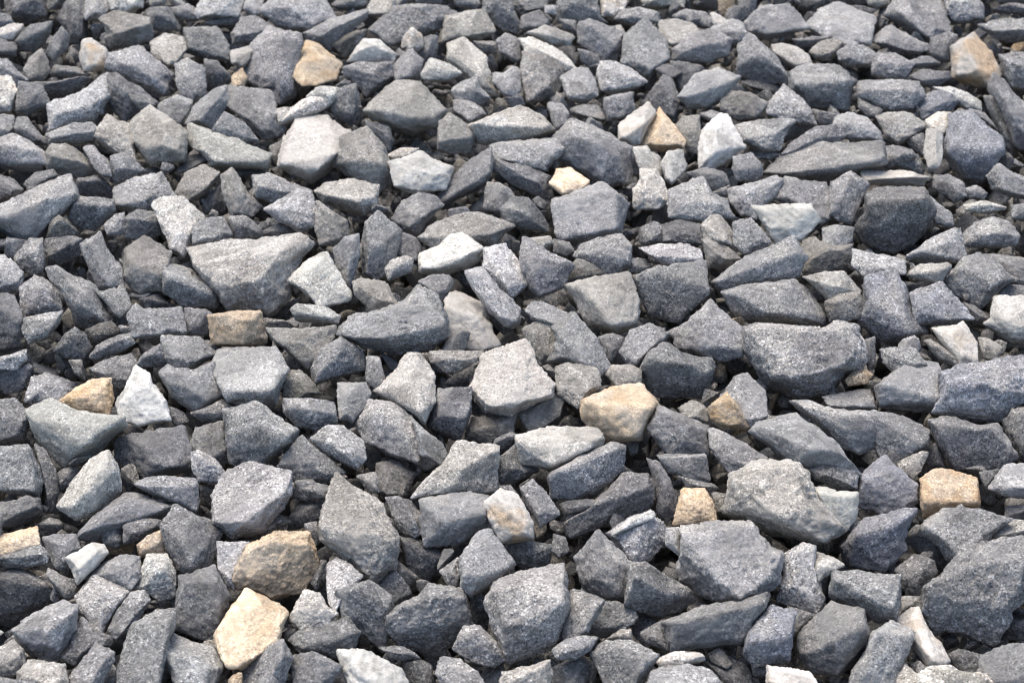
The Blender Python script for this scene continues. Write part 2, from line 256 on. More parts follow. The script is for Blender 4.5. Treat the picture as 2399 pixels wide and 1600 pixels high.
# ------------------------------------------------------------------ the stones, outlines measured on the photograph (pixels); one stone's dark facets are a piece apart
DATA = """n3|11,-35 107,-35 107,38 69,57 34,54 15,31|||dark grey wide stone beside the far pale brownish stone, towards the long pale slanting slab
n4|-45,34 19,34 31,54 31,69 -45,77|||
c7|-45,80 31,57 54,57 50,73 31,92 11,96|||
n4|46,84 69,61 107,54 123,54 119,77 103,103 80,123 50,115 38,100|54,92 107,69||slate grey slanting stone beside the far pale brownish stone, towards the long pale slanting slab
n4|-45,103 31,100 38,115 34,134 -45,126|||
n5|142,61 161,84 157,119 126,142 107,123 119,100|142,65 138,115||
n3|153,8 191,-35 207,31 203,84 184,103 161,103 157,69 134,46|||dark grey tall stone beside the far pale brownish stone, towards the long pale slanting slab
g4|111,-35 153,-35 145,19 115,23|||
n6|199,-35 237,-35 260,15 245,46 214,46 199,27|||
c8|245,-35 337,-35 333,19 306,23 291,31 260,23|||
g5|230,46 268,27 291,31 329,38 352,57 356,84 337,100 287,111 253,103 245,88 260,73|268,77 345,77||warm grey chunky stone beside the tall upright grey-brown block, towards the far pale brownish stone
C8|191,96 214,92 234,107 249,126 245,157 230,165 195,165 188,138|||white stone with a tan flank beside the far pale brownish stone
g5|96,115 111,138 115,168 100,191 69,188 57,165 69,138|92,145 100,172||
n4|123,168 130,153 191,161 211,176 172,184 126,180|||
n5|-45,126 19,142 34,161 57,180 61,195 38,211 -45,176|||
c7|-45,176 23,180 38,207 34,237 27,260 -45,264|||
n4|42,207 61,195 100,203 111,230 103,253 69,272 38,260|||slate grey many-sided stone above the long pale slanting slab, towards the far pale brownish stone
n4|77,191 134,191 191,180 211,184 191,211 134,237 115,237 84,203|||slate grey long flat stone above the long pale slanting slab, towards the pale notched slab
n6|115,253 126,241 211,207 222,184 253,172 256,211 253,237 237,260 230,283 172,291 130,306 115,283|130,268 172,264 211,245 245,230||light grey slanting stone between the far pale brownish stone and the long pale slanting slab
n4|253,176 276,172 299,191 329,207 352,226 383,234 356,249 306,276 291,291 268,260 249,230|||big slate grey pointed stone below the far pale brownish stone, towards the pale notched slab
n6|253,126 287,119 329,107 352,130 390,161 406,176 394,199 398,222 375,226 337,211 299,188 268,172 249,149|291,153 345,168||big light grey slanting stone below the far pale brownish stone, above the pale notched slab
g6|352,100 387,80 429,88 436,115 421,145 394,157 356,126|||far pale brownish stone beside the white stone with a tan flank
n4|433,80 452,65 486,65 517,77 536,107 536,142 490,142 444,126 433,103|452,77 444,111||slate grey wide stone between the far pale brownish stone and the tall upright grey-brown block
n4|352,19 394,19 410,46 413,69 383,73 356,69 345,38|||
n4|402,19 440,11 459,23 463,46 421,46 398,34|||
n7|456,31 490,-35 582,-35 563,23 540,42 467,46|||pale grey long flat stone above the far pale brownish stone, above the pale notched slab
n3|475,50 536,46 574,27 597,38 567,57 498,65|||
g6|348,-35 402,-35 383,15 352,15|||
n5|547,73 567,42 597,38 632,61 635,73 605,92 593,100 547,103 544,84|||mid grey wide stone above the tall upright grey-brown block, towards the far pale brownish stone
n6|613,19 670,-35 746,-35 773,19 781,46 758,57 727,65 689,61 639,54 616,34|||light grey long flat stone above the pale dome-shaped stone, towards the speckled tan pentagonal stone
n6|582,-35 613,-35 613,34 597,38 574,23|||
n4|777,8 861,-35 858,15 812,23 785,19|||
n5|712,77 777,46 861,19 858,46 819,77 792,103 766,115 727,100|||mid grey long slanting stone above the pale dome-shaped stone, towards the speckled tan pentagonal stone
n5|593,100 613,80 651,69 704,80 712,103 697,130 685,168 689,230 651,249 635,222 605,207 574,184 570,145 582,115|658,84 651,172||tall upright grey-brown block beside the speckled tan pentagonal stone
t6|716,96 746,103 777,130 800,145 792,172 766,191 720,207 697,191 689,168 701,134|708,145 766,138||speckled tan pentagonal stone beside the tall upright grey-brown block
g3|777,103 823,77 858,69 850,100 815,130 796,126|||
g6|540,115 574,107 601,111 582,145 567,157 544,149|||
t6|544,180 567,161 578,184 570,207 547,207|||
n5|410,153 440,138 479,161 482,199 482,230 452,245 425,222 413,191|||mid grey chunky stone between the far pale brownish stone and the pale notched slab
n4|479,142 509,145 532,172 536,191 517,207 490,214 482,191|482,153 524,168||
n5|368,249 413,222 452,237 444,260 421,291 383,276|||mid grey many-sided stone between the far pale brownish stone and the pale notched slab
n5|433,291 459,245 498,211 532,199 536,230 524,260 498,302 459,299|||mid grey slanting stone between the pale notched slab and the far pale brownish stone
n4|528,199 574,207 628,214 643,245 651,279 670,299 655,322 620,329 574,283 532,249 524,230|536,241 613,295||big slate grey slanting stone between the pale notched slab and the tall upright grey-brown block
n5|498,306 517,279 536,268 574,291 605,329 574,337 528,325|||mid grey slanting stone between the pale notched slab and the tall upright grey-brown block
g6|306,287 337,260 360,253 406,283 440,310 436,352 421,379 375,383 345,379 325,352 310,322|329,322 402,329||light warm grey chunky stone beside the pale notched slab, towards the far pale brownish stone
w6|440,306 452,291 482,299 536,322 574,337 613,352 632,371 628,398 555,394 490,390 498,360 444,348|498,379 620,379||pale notched slab beside the big pale dome-shaped stone
n3|498,390 628,394 620,410 567,413 505,406|||
g6|230,299 253,268 276,283 306,291 322,322 314,345 322,383 291,368 268,352 245,333 222,322|||light warm grey slanting stone between the long pale slanting slab and the pale notched slab
n3|222,325 268,352 287,360 253,360 230,337|||
n5|115,329 111,314 168,291 214,287 226,306 222,329 184,337 138,341|123,325 168,306 214,306||mid grey long flat stone above the long pale slanting slab, towards the pale notched slab
n5|42,276 69,276 77,306 107,322 111,341 77,337 34,306|||
n5|-45,268 34,272 34,306 19,329 -45,333|||
n6|-45,337 31,314 69,333 107,360 115,390 77,383 50,368 19,383 -45,375|||light grey wide stone above the long pale slanting slab, towards the far pale brownish stone
g5|107,360 123,337 161,341 199,368 222,390 230,406 184,417 138,406 111,394|123,368 191,383||warm grey wide stone between the long pale slanting slab and the far pale brownish stone
n5|191,345 222,341 237,360 256,383 264,413 237,413 214,383|||
n4|15,383 50,360 69,364 103,394 69,398 31,398|||
n5|260,368 291,360 322,383 345,406 322,413 299,421 268,433 260,398|||mid grey chunky stone between the long pale slanting slab and the pale notched slab
n4|-45,398 31,421 54,444 38,467 -45,479|0,429 46,448||
n4|57,429 84,406 123,398 134,413 96,436 69,452|||
n6|-45,498 77,444 145,413 172,429 180,452 172,482 145,513 115,536 77,570 31,559 -45,524|11,509 115,467 176,456||long pale slanting slab below the white stone with a tan flank
n3|180,444 184,417 230,413 253,429 268,452 260,467 191,459|184,425 237,421||dark grey wide stone between the long pale slanting slab and the pale notched slab
n4|172,475 184,463 264,467 268,490 253,513 222,540 184,532 161,513|176,479 260,482||slate grey chunky stone between the long pale slanting slab and the pale notched slab
g4|119,521 138,505 161,521 184,544 153,567 107,567|||
n6|268,440 306,421 352,410 383,413 402,444 406,467 383,482 345,498 306,494 279,490 268,467|||big light grey wide stone between the pale notched slab and the long pale slanting slab
g7|352,482 375,463 429,463 459,490 479,513 459,551 444,582 421,601 394,582 394,544 383,513|||pale warm grey pointed stone below the pale notched slab, towards the large whitish-topped grey stone
g5|410,452 436,406 475,387 513,406 498,433 467,459 440,471|436,413 490,436||warm grey slanting stone below the pale notched slab, towards the large whitish-topped grey stone
n3|433,368 479,360 498,375 475,387 440,406 413,406|||
g5|517,413 540,398 559,413 582,452 613,482 593,505 559,509 536,490 521,452|544,406 551,490||warm grey slanting stone between the pale notched slab and the large whitish-topped grey stone
n3|475,490 490,459 513,436 524,467 528,498 482,501|||
n5|593,413 632,406 681,429 727,444 735,467 689,475 658,482 613,467 597,440|605,436 674,452||mid grey long flat stone between the pale dome-shaped stone and the large whitish-topped grey stone
n6|620,490 658,467 697,444 727,448 743,498 735,532 701,540 651,517|||light grey chunky stone between the big pale dome-shaped stone and the large whitish-topped grey stone
n5|452,574 452,536 482,513 521,509 544,551 528,567 482,574|||mid grey blocky stone between the large whitish-topped grey stone and the pale notched slab
n4|536,509 574,505 613,536 613,559 567,563 547,551|||
n3|620,540 658,524 701,540 704,547 643,559 620,551|||
g7|655,375 666,325 689,283 720,268 766,272 804,299 823,322 819,352 789,375 750,410 712,417 674,402|658,383 712,375 789,364||big pale dome-shaped stone below the speckled tan pentagonal stone
g4|632,345 658,333 666,360 651,390 635,368|||
w7|724,222 750,203 796,207 792,230 766,253 727,230|||
c8|651,291 674,260 720,230 750,230 766,253 727,264 689,283 666,299|666,279 720,245||
g6|643,260 681,245 712,237 681,268 655,287|||
n4|781,222 804,207 835,199 842,230 850,276 835,299 804,283 777,260|835,207 827,268||slate grey chunky stone between the big pale dome-shaped stone and the bright roof-shaped white stone
g6|739,448 766,429 823,421 861,429 884,452 880,490 850,505 804,490 758,475|766,459 827,475 873,459||light warm grey wide stone below the pale dome-shaped stone, towards the blocky white stone
g5|743,467 781,498 812,517 819,551 796,574 750,574 739,536|||warm grey many-sided stone between the whitish faceted cone and the big pale dome-shaped stone
n3|819,490 858,498 858,521 831,521|||
n5|245,528 268,505 291,498 299,536 283,551 253,551|||
n4|291,513 322,494 360,498 383,524 371,551 329,567 295,555|306,513 368,521||slate grey many-sided stone between the long pale slanting slab and the pale notched slab
w8|815,145 853,92 888,96 926,126 922,145 865,149|||bright roof-shaped white stone beside the speckled tan pentagonal stone
n4|800,149 827,142 865,149 922,145 926,176 895,203 857,230 834,191 804,176|861,149 884,199||slate grey wide stone below the bright roof-shaped white stone, towards the speckled tan pentagonal stone
n5|922,153 961,111 991,142 984,184 941,191 926,176|||mid grey many-sided stone beside the bright roof-shaped white stone, towards the blocky white stone
c7|930,107 964,65 987,84 991,111 972,123 941,111 930,123|964,69 961,115||
n5|865,69 926,15 980,11 1037,15 1079,34 1037,61 991,61 964,65 930,103 895,92|949,19 941,69||mid grey long flat stone above the bright roof-shaped white stone, towards the brownish roof-shaped stone
g6|1052,38 1087,31 1133,23 1152,57 1167,73 1133,88 1102,92 1072,92 1037,100 1041,65|1056,46 1102,84||light warm grey wide stone beside the bright roof-shaped white stone, towards the brownish roof-shaped stone
n4|991,92 1010,84 1026,88 1022,138 995,145 980,126|||
w7|987,176 1003,145 1026,142 1056,153 1083,172 1056,188 995,188|||
g7|1049,107 1072,96 1095,96 1125,123 1140,145 1140,184 1152,211 1186,230 1148,222 1125,191 1095,161 1049,145|1056,126 1125,176||pale warm grey long slanting stone above the brownish roof-shaped stone, above the blocky white stone
g4|1106,96 1160,100 1163,123 1133,126|||
n5|1064,207 1087,191 1118,180 1125,207 1148,230 1125,245 1079,253 1068,230|||mid grey chunky stone between the brownish roof-shaped stone and the bright roof-shaped white stone
n5|1064,237 1095,230 1125,253 1140,268 1102,287 1064,260|||
g5|853,260 880,230 911,203 941,191 980,191 1010,222 1026,241 1037,272 1018,299 980,310 949,306 918,295 880,283|865,264 926,260 1018,256||big warm grey chunky stone between the bright roof-shaped white stone and the blocky white stone
n4|853,279 911,299 922,329 911,360 895,329 865,306|||
g5|796,322 834,306 869,306 895,337 915,383 918,429 888,452 842,421 796,398 781,375 796,352|827,375 895,383||big warm grey chunky stone between the big pale dome-shaped stone and the blocky white stone
w8|911,379 949,371 987,352 1010,371 1049,387 1056,410 1041,444 980,452 934,440 918,406|||blocky white stone above the cream loaf-shaped stone
c7|907,364 941,348 980,348 961,371 926,379|||
g5|1029,287 1056,268 1102,299 1114,314 1102,356 1056,360 1026,352|1033,337 1102,322||warm grey many-sided stone between the blocky white stone and the brownish roof-shaped stone
g6|1098,291 1152,272 1217,249 1263,268 1290,295 1286,314 1240,337 1179,345 1133,337 1110,314|1102,291 1171,276 1240,299 1290,299||brownish roof-shaped stone above the lumpy tan nugget
n6|1152,337 1190,333 1240,329 1317,322 1332,345 1305,375 1271,375 1286,402 1232,390 1179,375 1156,360|||big light grey long flat stone between the brownish roof-shaped stone and the lumpy tan nugget
n4|1148,360 1179,379 1232,390 1290,413 1294,475 1248,459 1194,429 1152,398|||big slate grey long slanting stone between the brownish roof-shaped stone and the lumpy tan nugget
n4|918,513 941,475 980,452 1018,459 1041,482 1003,513 980,551 941,544|||slate grey chunky stone between the blocky white stone and the cream loaf-shaped stone
n4|1010,459 1056,421 1102,375 1148,345 1156,383 1144,429 1102,452 1041,486|1033,475 1148,406||big slate grey long slanting stone between the blocky white stone and the brownish roof-shaped stone
n4|1140,429 1171,429 1194,444 1209,467 1179,498 1133,490|||slate grey many-sided stone between the brownish roof-shaped stone and the cream loaf-shaped stone
n4|1171,490 1202,463 1236,463 1263,494 1286,528 1286,544 1232,536 1186,521|||slate grey slanting stone between the lumpy tan nugget and the cream loaf-shaped stone
g5|980,555 1010,528 1072,501 1118,498 1179,513 1209,528 1179,551 1163,574 1125,567 1072,547 1041,574 1003,574|||big warm grey long flat stone above the cream loaf-shaped stone, towards the blocky white stone
n6|1294,490 1309,463 1355,448 1393,433 1431,444 1462,467 1470,490 1454,544 1401,567 1343,567 1301,536|1439,452 1443,536||speckled light grey cube below the lumpy tan nugget
t7|1294,421 1305,398 1336,394 1374,421 1374,433 1351,452 1317,456 1294,436|||lumpy tan nugget above the speckled light grey cube
n5|1297,322 1324,295 1347,283 1393,299 1462,337 1481,352 1477,398 1485,436 1447,436 1416,429 1420,406 1370,398 1332,383 1309,375|1332,322 1424,345||big mid grey slanting stone between the lumpy tan nugget and the rounded cream stone
n5|1282,241 1317,245 1332,268 1324,291 1301,306 1294,283|||
c7|1451,306 1462,283 1500,253 1527,253 1539,268 1508,314 1500,337 1477,345 1451,329|1462,314 1508,291||rounded cream stone beside the tan pyramid stone
t7|1500,337 1516,306 1539,264 1558,268 1585,302 1604,329 1600,345 1546,345 1500,345|1539,272 1569,333||tan pyramid stone beside the rounded cream stone
g5|1577,299 1600,276 1638,272 1642,322 1638,360 1608,352 1600,329 1581,314|||warm grey chunky stone between the tan pyramid stone and the chalk-white egg-shaped stone
g7|1481,348 1516,345 1546,371 1550,398 1546,429 1516,413 1493,383|||
g7|1496,398 1539,398 1562,444 1569,475 1539,490 1500,490 1485,475 1485,444 1500,421|||pale warm grey blocky stone between the tan pyramid stone and the speckled light grey cube
w7|1550,383 1562,356 1600,352 1608,390 1577,433 1558,421|1569,356 1565,421||
n6|1324,176 1347,161 1378,161 1393,191 1401,222 1378,237 1332,230 1317,191|||light grey chunky stone above the rounded cream stone, towards the brownish roof-shaped stone
n5|1324,253 1355,245 1401,249 1420,283 1393,279 1355,268|||
n6|1405,145 1439,145 1477,161 1516,191 1500,203 1454,211 1408,214 1401,176|||light grey wide stone above the tan pyramid stone, towards the rounded cream stone
n5|1416,230 1454,222 1481,218 1485,260 1454,276 1428,279 1416,253|1424,230 1470,230||
n4|1508,237 1531,207 1554,176 1573,184 1592,237 1577,276 1546,268 1516,253|1554,180 1562,260||slate grey chunky stone above the rounded cream stone, towards the tan pyramid stone
n5|1462,84 1493,57 1531,61 1562,96 1569,138 1539,168 1516,184 1477,161 1458,130|1477,77 1531,153||big mid grey chunky stone above the tan pyramid stone, towards the rounded cream stone
n5|1355,54 1385,46 1439,69 1462,84 1454,123 1431,138 1401,138 1363,107 1355,77|||big mid grey slanting stone above the tan pyramid stone, towards the rounded cream stone
n4|1355,115 1401,130 1408,168 1385,161 1363,145|||
w6|1424,77 1451,57 1466,84 1447,84|||
g6|1546,50 1585,46 1623,57 1638,77 1600,100 1569,107 1546,77|||light warm grey wide stone above the tan pyramid stone, above the rounded cream stone
g8|1217,92 1248,88 1301,115 1332,138 1351,161 1324,168 1286,138 1232,123|||creamy grey long slanting stone above the brownish roof-shaped stone, towards the rounded cream stone
g6|1232,77 1278,61 1347,84 1332,107 1294,107 1248,84|||
n5|1163,96 1186,80 1213,92 1221,138 1202,145 1171,123|||
g5|1225,123 1278,130 1309,153 1313,191 1305,230 1263,237 1232,241 1225,191 1221,161|||big warm grey blocky stone above the brownish roof-shaped stone, towards the rounded cream stone
n6|1156,168 1179,176 1202,153 1221,168 1217,214 1202,230 1179,222 1156,191|||
n4|1183,230 1217,222 1229,245 1202,253|||
n4|1133,19 1140,-35 1179,-35 1217,54 1209,77 1179,69 1148,46|||slate grey slanting stone above the brownish roof-shaped stone, towards the bright roof-shaped white stone
n5|1179,15 1217,-35 1286,-35 1278,23 1232,31 1209,38|||
n4|1225,38 1263,27 1286,46 1286,69 1240,73 1217,69|||
n6|1278,15 1301,15 1301,34 1278,31|||
n5|1305,23 1324,-35 1401,-35 1393,31 1424,54 1363,54 1324,54 1309,46|||mid grey wide stone above the rounded cream stone, towards the brownish roof-shaped stone
n4|1309,46 1347,50 1355,84 1324,69|||
c7|1405,-35 1477,-35 1462,23 1439,42 1412,38|||
g6|1500,-35 1611,-35 1600,19 1546,19 1508,15|||
n5|1462,23 1500,19 1546,31 1539,54 1477,57 1439,46|||
n5|1045,-35 1087,-35 1125,8 1114,23 1072,15|||
n6|926,-35 957,-35 949,11 926,15|||
g6|865,15 888,-35 926,-35 922,31 895,38 865,34|||
n5|964,-35 1041,-35 1033,11 980,11|||
n5|1576,38 1606,23 1652,31 1667,46 1660,69 1614,54 1583,46|||
t5|1679,-35 1721,-35 1721,31 1706,50 1687,34|||
c7|1664,34 1675,31 1698,46 1698,61 1675,65|||
n4|1725,-35 1775,-35 1767,31 1736,38 1729,19|||
n6|1744,54 1782,15 1844,11 1867,31 1889,54 1886,69 1821,84 1790,92 1752,77|1775,27 1813,80||big light grey wide stone above the chalk-white egg-shaped stone, above the tan pyramid stone
g3|1870,-35 1958,-35 1939,11 1901,31 1874,15|||
n6|1893,54 1920,23 1958,8 1989,15 2027,31 2050,46 2043,69 2039,107 2004,100 1966,69 1955,84 1920,84 1897,69|||big light grey wide stone above the flat cream bar-shaped stone, towards the chalk-white egg-shaped stone
n3|1955,46 1985,46 2012,61 2035,92 2031,107 1997,103 1974,84||^|
n3|1997,11 2054,23 2035,34 2020,31|||
c6|2023,-35 2085,-35 2081,15 2058,19 2035,11|||
n5|2081,23 2112,-35 2203,-35 2219,38 2219,84 2188,107 2157,92 2096,54|2104,23 2173,84||mid grey wide stone above the pointed stone with a rust stain, above the darkest stone
n6|2207,-35 2303,-35 2303,23 2288,46 2257,50 2219,38|||light grey wide stone above the pointed stone with a rust stain, above the darkest stone
n5|2043,61 2073,31 2092,61 2134,92 2177,103 2173,119 2112,119 2054,103 2043,84|2058,92 2150,103||mid grey long flat stone above the flat cream bar-shaped stone, towards the bluish rounded stone
n4|2180,92 2219,77 2242,84 2234,145 2203,145 2180,123|||
n5|2311,-35 2444,-35 2444,8 2341,8|||
n4|2322,23 2360,8 2444,15 2444,34 2349,31|||
n5|2295,46 2444,46 2444,92 2372,100 2334,92 2288,61|||mid grey long flat stone above the bluish rounded stone, above the flat cream bar-shaped stone
C5|2234,176 2230,138 2245,100 2268,84 2295,92 2326,130 2349,176 2318,207 2265,191|2265,92 2288,168||pointed stone with a rust stain above the bluish rounded stone
n5|2326,168 2357,191 2387,237 2444,260 2444,364 2372,345 2364,283 2341,237 2311,214|||mid grey narrow upright stone above the flat cream bar-shaped stone, towards the bluish rounded stone
n5|2341,130 2387,123 2444,130 2444,211 2372,207 2349,161|||mid grey tall stone above the flat cream bar-shaped stone, towards the bluish rounded stone
n4|1859,92 1943,84 1951,96 1912,107 1874,115|||
g5|1897,123 1920,100 1951,92 1974,100 1966,123 1943,142 1912,138|||
c6|1809,107 1836,103 1867,111 1893,130 1901,153 1867,157 1836,138 1813,126|||
n5|1962,123 1989,103 2020,107 2050,123 2058,138 2043,157 1989,157 1966,142|||mid grey wide stone above the bluish rounded stone, towards the flat cream bar-shaped stone
n5|2043,153 2058,126 2096,126 2127,142 2134,161 2119,184 2073,184 2043,176|||mid grey wide stone beside the pointed stone with a rust stain, towards the darkest stone
n4|2127,145 2169,130 2211,153 2165,153 2142,161|||
n4|2127,180 2157,165 2219,168 2226,184 2196,203 2165,203 2150,191|||
n5|1576,115 1629,77 1667,69 1713,92 1706,130 1652,149 1606,145 1576,138|||big mid grey wide stone above the chalk-white egg-shaped stone, above the tan pyramid stone
n6|1667,65 1713,46 1740,54 1752,84 1736,100 1690,107 1667,92|||light grey wide stone above the rounded cream stone, towards the chalk-white egg-shaped stone
n5|1729,107 1752,84 1782,100 1821,138 1844,176 1840,199 1790,191 1744,180 1729,153|||big mid grey slanting stone above the tan pyramid stone, towards the chalk-white egg-shaped stone
n3|1568,145 1591,145 1629,153 1652,153 1629,191 1599,230 1583,199|||dark grey pointed stone above the rounded cream stone, towards the tan pyramid stone
n6|1599,214 1622,184 1652,168 1683,161 1721,176 1729,191 1713,214 1690,237 1652,253 1614,253 1599,237|1602,230 1667,207 1725,188||big light grey wide stone above the tan pyramid stone, towards the chalk-white egg-shaped stone
n3|1736,191 1782,184 1828,199 1821,222 1790,214 1759,207|||
g4|1690,237 1713,214 1752,218 1790,237 1794,253 1767,283 1729,283 1690,260|1752,222 1767,276||brownish grey wide stone beside the tan pyramid stone, towards the chalk-white egg-shaped stone
n5|1851,214 1851,168 1882,153 1935,153 1958,149 1989,176 2008,188 1993,207 1989,253 1966,264 1912,256 1874,237|1867,199 1928,214 1997,191||big mid grey chunky stone above the flat cream bar-shaped stone, towards the chalk-white egg-shaped stone
n6|1798,245 1821,218 1851,211 1882,234 1901,264 1912,295 1867,276 1828,279 1798,268|||light grey wide stone beside the chalk-white egg-shaped stone, towards the flat cream bar-shaped stone
n4|1897,253 1943,268 1974,268 1958,291 1920,291|||
n5|1637,268 1667,260 1690,268 1713,283 1713,299 1667,287|||
n5|1721,295 1775,283 1836,279 1867,283 1836,314 1828,352 1782,352 1736,329|||big mid grey wide stone beside the chalk-white egg-shaped stone, towards the flat-topped white wedge
n3|1836,299 1882,276 1909,295 1867,322 1836,337|||
w9|1637,345 1644,314 1660,291 1683,268 1706,272 1721,299 1736,329 1736,352 1706,368 1683,390 1660,406 1637,398|||chalk-white egg-shaped stone beside the tan pyramid stone
n5|1717,368 1759,360 1782,383 1786,413 1767,425 1729,425 1717,398|1729,398 1782,390||mid grey blocky stone between the chalk-white egg-shaped stone and the flat-topped white wedge
n4|1740,352 1790,352 1828,360 1805,375 1767,368|||
n6|1958,276 1989,264 2027,276 2058,306 2066,329 2043,329 1981,322 1951,306|||light grey wide stone above the darkest big stone, towards the flat cream bar-shaped stone
n5|1832,360 1851,337 1905,302 1958,291 1981,322 1958,337 1897,345 1851,368|||mid grey long flat stone between the flat cream bar-shaped stone and the chalk-white egg-shaped stone
n5|1790,406 1821,375 1867,348 1920,337 1997,337 2069,329 2073,375 2050,390 1989,387 1928,398 1920,425 1867,425 1821,417|1801,402 1928,390 2066,375||mid grey long flat stone between the flat-topped white wedge and the flat cream bar-shaped stone
n3|1920,398 1997,387 2004,398 1958,421 1928,429|||
n6|2008,214 2012,191 2073,188 2150,191 2161,214 2157,237 2142,256 2092,260 2050,253 2020,237|2027,211 2142,211||light grey long flat stone above the flat cream bar-shaped stone, above the bluish rounded stone
n4|2008,222 2035,245 2066,256 2058,279 2035,276 2012,253|||
b5|2157,230 2188,214 2234,214 2249,237 2226,260 2188,268 2165,283 2142,268|||bluish grey wide stone above the bluish rounded stone, above the flat cream bar-shaped stone
w6|2188,207 2226,203 2265,218 2295,237 2299,260 2272,260 2249,237 2226,218|||
g6|2054,276 2081,264 2127,264 2157,283 2165,299 2134,322 2104,337 2081,322 2066,299|||light warm grey wide stone above the flat cream bar-shaped stone, towards the bluish rounded stone
c7|2169,283 2196,264 2226,264 2223,291 2211,314 2180,306|||
g7|2169,306 2211,306 2207,368 2203,398 2173,398 2165,352|||pale warm grey tall stone between the bluish rounded stone and the flat cream bar-shaped stone
n4|2127,322 2165,314 2169,368 2142,352 2127,337|||
b5|2219,306 2230,268 2265,260 2288,268 2318,299 2349,322 2353,360 2334,383 2318,406 2288,425 2249,410 2226,383 2215,352|2226,352 2341,352||bluish rounded stone below the pointed stone with a rust stain
n5|2265,253 2295,260 2318,260 2349,260 2349,306 2326,299 2295,276|||
n3|2303,222 2334,230 2364,283 2376,337 2357,352 2349,299 2311,253|||
n5|2066,345 2096,341 2134,352 2150,368 2127,375 2089,394 2058,390|||
n4|2092,390 2119,368 2150,364 2165,398 2157,413 2127,398|||
c6|2020,398 2066,402 2127,402 2157,410 2169,421 2161,436 2104,433 2043,433 2023,425|2027,421 2157,425||flat cream bar-shaped stone above the darkest big stone
n4|2188,413 2226,410 2257,429 2265,459 2234,475 2203,452 2188,436|||
n5|2311,413 2341,383 2372,406 2444,429 2444,475 2364,459 2326,444|2341,394 2349,444||mid grey slanting stone below the bluish rounded stone, beside the darkest big stone
n5|2257,444 2288,436 2311,452 2303,467 2272,463|||
g7|2261,479 2303,471 2341,479 2364,490 2311,498 2265,494|||
n5|1947,429 1974,413 1997,406 2020,421 2035,436 2023,459 2004,505 1989,524 1958,513 1943,482|||mid grey chunky stone between the flat cream bar-shaped stone and the flat-topped white wedge
n2|2027,459 2050,440 2096,440 2142,440 2173,456 2188,490 2180,521 2157,559 2112,586 2073,586 2027,574 2008,551 2004,528 2027,498|2035,467 2165,463||darkest big stone below the flat cream bar-shaped stone
n6|2157,440 2180,459 2203,482 2226,498 2234,528 2211,528 2188,521 2180,490|||
n5|2253,551 2288,521 2326,509 2364,521 2387,551 2379,574 2326,567 2280,574 2257,582|||mid grey wide stone between the bluish rounded stone and the slim cream blade
n5|2372,482 2444,475 2444,521 2372,513|||
n5|1821,444 1844,413 1882,425 1935,429 1947,467 1943,513 1920,528 1897,482 1844,475 1813,467|||big mid grey wide stone between the flat-topped white wedge and the flat cream bar-shaped stone
n6|1706,444 1767,429 1813,413 1836,421 1821,459 1798,482 1775,513 1736,505 1713,475|||light grey slanting stone between the flat-topped white wedge and the chalk-white egg-shaped stone
w8|1767,482 1813,482 1897,479 1916,505 1912,528 1889,551 1867,567 1836,574 1813,567 1790,528 1775,505|1782,494 1905,498||flat-topped white wedge below the chalk-white egg-shaped stone
n4|1606,406 1652,394 1698,406 1706,429 1675,456 1644,436|||
n6|1568,459 1591,436 1629,421 1656,429 1667,452 1698,467 1713,498 1706,513 1652,521 1591,513 1568,498|||big light grey wide stone below the tan pyramid stone, towards the chalk-white egg-shaped stone
g6|1644,528 1667,505 1706,505 1721,536 1713,574 1683,574 1652,563|||light warm grey blocky stone beside the flat-topped white wedge, towards the chalk-white egg-shaped stone
n5|1717,521 1759,513 1782,536 1805,567 1782,590 1744,597 1721,574|||mid grey many-sided stone between the flat-topped white wedge and the warm grey bowl-shaped stone
n2|1553,528 1591,517 1644,528 1644,574 1591,567 1556,567|||very dark grey wide stone between the speckled light grey cube and the flat-topped white wedge
n4|1499,536 1530,521 1553,528 1553,567 1514,574 1499,567|||
n5|1928,536 1958,528 2000,532 1997,563 1966,590 1928,582|||mid grey blocky stone between the flat-topped white wedge and the darkest big stone
n4|1667,452 1706,436 1706,459 1675,459|||
n5|34,603 69,561 100,561 103,607 100,638 77,645 46,630|73,565 69,638||mid grey many-sided stone between the long pale slanting slab and the pale saddle-shaped slab
n6|-45,600 15,600 38,623 54,645 46,684 -45,688|||light grey tall stone below the long pale slanting slab, towards the orange-tan teardrop stone
n3|107,561 168,554 191,561 184,600 153,615 111,630 103,607|||dark grey slanting stone between the long pale slanting slab and the orange-tan teardrop stone
n5|-45,550 77,569 38,577 -45,584|||
n5|191,573 214,557 241,557 253,592 283,623 291,668 276,699 230,676 214,638 195,600|211,569 253,668||mid grey tall stone between the long pale slanting slab and the spiky white stone
g5|291,584 322,565 360,565 390,584 398,615 383,684 329,691 295,661 291,615|306,623 383,638||warm grey blocky stone between the large whitish-topped grey stone and the long pale slanting slab
n5|383,600 413,584 444,592 452,638 498,668 513,699 505,722 429,714 383,684|398,653 498,691||big mid grey slanting stone above the tan barrel-shaped stone, towards the large whitish-topped grey stone
g6|436,580 498,569 574,561 651,554 697,546 727,561 727,584 697,615 681,638 678,699 643,734 605,734 574,722 536,730 513,699 482,661 452,623|459,619 513,672 605,657 658,592||large whitish-topped grey stone above the tan barrel-shaped stone
w7|685,645 720,611 766,588 785,623 815,676 819,703 781,714 743,718 720,684 689,668|769,600 789,638 743,699||whitish faceted cone above the small whitish shard
n5|781,584 808,557 842,550 842,600 831,645 819,676 789,630|||mid grey tall stone above the small whitish shard, towards the whitish faceted cone
n5|850,554 861,515 884,496 903,508 930,531 938,569 919,630 903,645 880,657 850,645 846,600|865,531 873,630||big mid grey tall stone between the whitish faceted cone and the cream loaf-shaped stone
